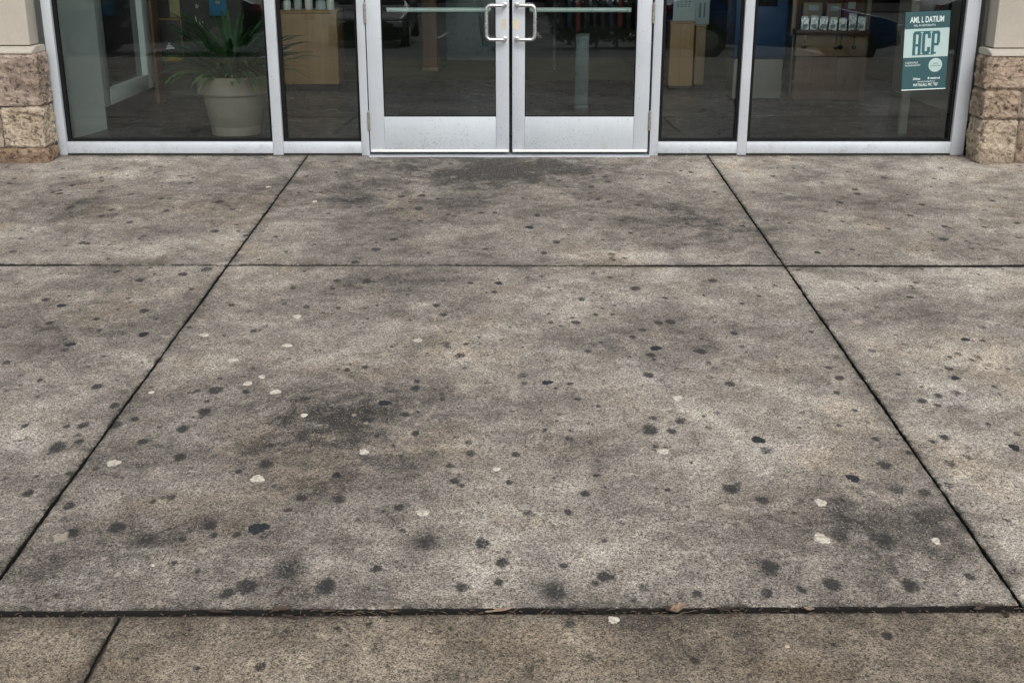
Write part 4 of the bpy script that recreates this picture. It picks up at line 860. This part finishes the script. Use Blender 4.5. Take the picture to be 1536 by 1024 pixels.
# ------------------------------------------------------------------ the car park the glass mirrors
def car(label, paint, X, d, heading, L=4.3, Wd=1.78, H=1.46, group='cars in the car park'):
    root = thing('parked_car', label, 'car', G(X, d)+Vector((0, 0, -.13)), group, (math.atan(T), 0, heading))
    st = [(0, .42, .70, .70, .70), (.03, .30, .78, .78, .80), (.10, .24, .86, .86, .87), (.24, .22, .93, .93, .89), (.30, .22, .95, 1.00, .89), (.42, .22, .95, 1.40, .89), (.55, .22, .95, 1.46, .89), (.74, .22, .96, 1.40, .89), (.88, .23, .97, 1.08, .88), (.96, .30, .92, .94, .84), (1., .42, .78, .78, .72)]
    o = MB(); rings = []
    for u, lo, be, ro, hw in st:
        w = hw*Wd/1.78; y = (u-.5)*L; k = max(0, (ro-be)/.5); wt = w*(1-.24*k)
        pts = [(-w*.92, lo), (-w, lo+.14), (-w, (lo+be)/2), (-w*.985, be), (-wt*.93, ro-.02*k), (-wt*.6, ro), (wt*.6, ro), (wt*.93, ro-.02*k), (w*.985, be), (w, (lo+be)/2), (w, lo+.14), (w*.92, lo)]
        rings.append([o.b.verts.new((x, y, z*H/1.46)) for x, z in pts])
    n = 12
    for a, b in zip(rings, rings[1:]):
        for k in range(n): o.b.faces.new((a[k], a[(k+1) % n], b[(k+1) % n], b[k]))
    o.b.faces.new(rings[0][::-1]); o.b.faces.new(rings[-1])
    bd_ = o.build('body', M['car_'+paint], root); bd_.data.shade_smooth(); sb = bd_.modifiers.new('smooth', 'SUBSURF'); sb.levels = 1; sb.render_levels = 2
    hs_ = H/1.46
    for s in (-1, 1):
        for (ya, yb) in ((-.135, .045), (.06, .235)):
            g2 = MB(); zb, zt = .985*hs_, 1.34*hs_; yA, yB = ya*L, yb*L; xb, xt = s*Wd*.488, s*Wd*.405
            q4 = [(xb, yA-(.14 if ya < 0 else 0), zb), (xb, yB+(.16 if yb > .2 else 0), zb), (xt, yB, zt), (xt, yA+.05, zt)]
            a_ = [g2.b.verts.new(p) for p in q4]; b_ = [g2.b.verts.new((p[0]+s*.012, p[1], p[2])) for p in q4]
            g2.b.faces.new(a_); g2.b.faces.new(b_[::-1])
            for i in range(4): g2.b.faces.new((a_[i], b_[i], b_[(i+1) % 4], a_[(i+1) % 4]))
            g2.build('window', M['car_glass'], root, False)
    for ya, za, yb, zb in ((-.212, 1.0, -.10, 1.36), (.375, 1.06, .265, 1.38)):
        g2 = MB(); w0, w1 = Wd*.42, Wd*.34; off = -.02 if ya < 0 else .02
        q4 = [(-w0, ya*L+off, za*hs_), (w0, ya*L+off, za*hs_), (w1, yb*L+off, zb*hs_), (-w1, yb*L+off, zb*hs_)]
        a_ = [g2.b.verts.new((p[0], p[1], p[2]+.012)) for p in q4]; b_ = [g2.b.verts.new((p[0], p[1]-off, p[2])) for p in q4]
        g2.b.faces.new(a_); g2.b.faces.new(b_[::-1])
        for i in range(4): g2.b.faces.new((a_[i], b_[i], b_[(i+1) % 4], a_[(i+1) % 4]))
        g2.build('windscreen', M['car_glass'], root, False)
    for y in (-.315*L, .305*L):
        for s in (-1, 1):
            w = MB().lathe([(.20, -.095), (.305, -.10), (.325, -.06), (.325, .06), (.305, .10), (.20, .095)], (0, 0, 0), 28).build('wheel', M['tyre'], root)
            w.rotation_euler = (0, R(90), 0); w.location = (s*(Wd/2-.085), y, .325)
            MB().lathe([(.19, .0), (.205, .02), (.17, .045), (.06, .05)], (0, 0, .055 if s > 0 else -.105), 20).build('rim', M['rim'], w)
    for s in (-1, 1):
        MB().box(s*.62-.17, s*.62+.17, -L*.492, -L*.462, .62*hs_, .74*hs_, .02).build('headlight', M['lamp_white'], root)
        MB().box(s*.66-.13, s*.66+.13, L*.465, L*.492, .74*hs_, .90*hs_, .02).build('tail_light', M['lamp_red'], root)
    MB().box(-.6, .6, -L*.505, -L*.47, .36*hs_, .56*hs_, .03).build('grille', M['rubber'], root)
    return root
car('blue parked car standing side-on along the walkway, mirrored in the right window', 'blue', 4.75, 14.55, R(90))
car('charcoal parked car standing side-on behind the blue one, mirrored in the right window', 'charcoal', 9.7, 14.9, R(90))
car('black parked car standing side-on, mirrored in the left window', 'black', -6.9, 16.4, R(-90))
car('black parked car nearest the walkway, mirrored in the left door', 'black', -3.2, 21.2, R(180))
car('silver parked car in the rear row, mirrored in the right door', 'silver', 2.3, 27.2, R(0))
car('white parked car in the rear row of the car park', 'white', 5.1, 27.1, R(2))
car('black parked car in the rear row on the left', 'black', -8.6, 27.2, R(0))
def foliage(o, c, rad, n, s0, s1):
    for k in range(n):
        v = Vector((random.gauss(0, 1), random.gauss(0, 1), random.gauss(0, 1))).normalized()*(random.random()**.45)
        if mnoise.noise(v*1.9+c) < -.22: continue
        p = c+Vector((v.x*rad[0], v.y*rad[1], v.z*rad[2])); s_ = random.uniform(s0, s1)
        t = Vector((random.gauss(0, 1), random.gauss(0, 1), random.gauss(0, .6))).normalized(); b = t.orthogonal().normalized()
        vs_ = [o.b.verts.new(p+t*s_), o.b.verts.new(p+b*s_*.5), o.b.verts.new(p-t*s_), o.b.verts.new(p-b*s_*.5)]; o.b.faces.new(vs_)
tl = ['broad dark tree far behind the car park, leftmost', 'tall dark tree behind the left parked cars', 'round tree behind the middle of the car park', 'dark tree behind the right parked cars', 'broad tree far behind the car park, rightmost']
for k, (x, d, h) in enumerate(((-22, 50, 8), (-9, 47, 9), (2, 60, 7.5), (12, 44, 9), (25, 50, 8))):
    t = thing('tree', tl[k], 'tree', G(x, d)+Vector((0, 0, -.15)), 'trees behind the car park')
    tb = MB().tube([(0, 0, -.1), (.05, 0, h*.25), (-.06, .05, h*.5), (.1, 0, h*.8)], [.26, .2, .14, .05], 10)
    for j in range(5):
        a = j*1.3; tb.tube([(0, 0, h*(.3+.07*j)), (math.cos(a)*h*.16, math.sin(a)*h*.16, h*(.45+.07*j)), (math.cos(a)*h*.26, math.sin(a)*h*.26, h*(.52+.08*j))], [.10, .07, .03], 7)
    tb.build('trunk', M['bark'], t)
    o = MB(); 
    for j in range(9): foliage(o, Vector((random.uniform(-.24, .24)*h, random.uniform(-.24, .24)*h, h*random.uniform(.42, .92))), (h*.2, h*.2, h*.14), 420, .10, .22)
    o.build('crown', M['crown'], t, False)
hg = thing('hedge', 'dark clipped hedge along the right side of the car park', 'hedge', G(3.2, 19.2)+Vector((0, 0, -.13)))
o = MB()
for j in range(9): foliage(o, Vector((-1.9+.45*j, random.uniform(-.2, .2), random.uniform(.45, .75))), (.5, .5, .55), 900, .04, .09)
o.build('leaves', M['hedge'], hg, False)
st_ = MB()
for j in range(9): st_.tube([(-1.8+.45*j, 0, -.05), (-1.75+.45*j, .05, .4), (-1.85+.45*j, 0, .8)], [.03, .02, .01], 6)
st_.build('stems', M['bark'], hg)
def skin_chain(name, mat, parent, verts, edges, radii, root=0, sub=2):
    me = bpy.data.meshes.new(name); me.from_pydata(verts, edges, []); o = bpy.data.objects.new(name, me); COL.objects.link(o); o.parent = parent
    sm = o.modifiers.new('skin', 'SKIN'); sm.use_smooth_shade = True
    for i, (sv, r) in enumerate(zip(me.skin_vertices[0].data, radii)):
        sv.radius = r if hasattr(r, '__len__') else (r, r); sv.use_root = (i == root)
    ss = o.modifiers.new('sub', 'SUBSURF'); ss.levels = 1; ss.render_levels = sub
    me.materials.append(mat); return o
def person(label, X, d, heading, shirt, trousers, stride=.22):
    p = thing('person', label, 'person', G(X, d)+Vector((0, 0, -.13)), None, (0, 0, heading))
    s = stride
    V = [(0, 0, .98), (0, -.01, 1.18), (0, 0, 1.40), (0, .0, 1.50), (0, -.015, 1.58), (0, -.01, 1.68), (0, 0, 1.75),
         (.10, 0, .92), (.10, -s*.5, .50), (.10, -s, .09), (.10, -s-.13, .04), (-.10, 0, .92), (-.10, s*.3, .50), (-.10, s, .10), (-.10, s-.12, .04),
         (.19, 0, 1.42), (.24, .05, 1.13), (.24, -.06, .90), (.24, -.08, .80), (-.19, 0, 1.42), (-.24, -.05, 1.13), (-.24, -.12, .90), (-.24, -.14, .80)]
    Ed = [(0, 1), (1, 2), (2, 3), (3, 4), (4, 5), (5, 6), (0, 7), (7, 8), (8, 9), (9, 10), (0, 11), (11, 12), (12, 13), (13, 14), (2, 15), (15, 16), (16, 17), (17, 18), (2, 19), (19, 20), (20, 21), (21, 22)]
    Rd = [(.14, .10), (.13, .095), (.15, .10), .05, .075, .085, .05, .085, .055, .04, .035, .085, .055, .04, .035, .055, .042, .033, .03, .055, .042, .033, .03]
    skin_chain('body', M['skin'], p, V, Ed, Rd)
    i = [0, 7, 8, 9, 11, 12, 13]; skin_chain('trousers', M[trousers], p, [V[k] for k in i], [(0, 1), (1, 2), (2, 3), (0, 4), (4, 5), (5, 6)], [(.155, .115), .10, .075, .062, .10, .075, .062])
    i = [0, 1, 2, 15, 16, 19, 20]; skin_chain('shirt', M[shirt], p, [V[k] for k in i], [(0, 1), (1, 2), (2, 3), (3, 4), (2, 5), (5, 6)], [(.16, .12), (.15, .11), (.165, .115), .07, .06, .07, .06])
    h = MB(); h.lathe([(.05, -.05), (.088, -.01), (.092, .04), (.07, .09), (.02, .11)], (0, .012, 1.70), 18); h.build('hair', M['hair'], p)
    for k in (10, 14): MB().box(V[k][0]-.045, V[k][0]+.045, V[k][1]-.06, V[k][1]+.17, -.0, .085, .03).build('shoe', M['shoe'], p)
    return p
person('person in white shirt and dark jeans walking across the car park', -.62, 20.2, R(160), 'shirt_white', 'denim')
person('person in black top and faded red trousers walking in the car park', -.38, 17.6, R(150), 'shirt_dark', 'trouser_red')
# low shops far across the car park
fb = thing('shop_block', 'pale low shop block far across the car park', 'building', G(0, 72)+Vector((0, 0, -.2)))
bx('wall', M['wall_beige'], fb, -60, 60, -12, 0, -.5, 4.8, .02); bx('roof', M['greymetal'], fb, -61, 61, -13, .6, 4.801, 5.2, .02)
for k in range(12): bx('shop_window', M['car_glass'], fb, -56+9.5*k, -50+9.5*k, .0, .06, .6, 3.2, .01)
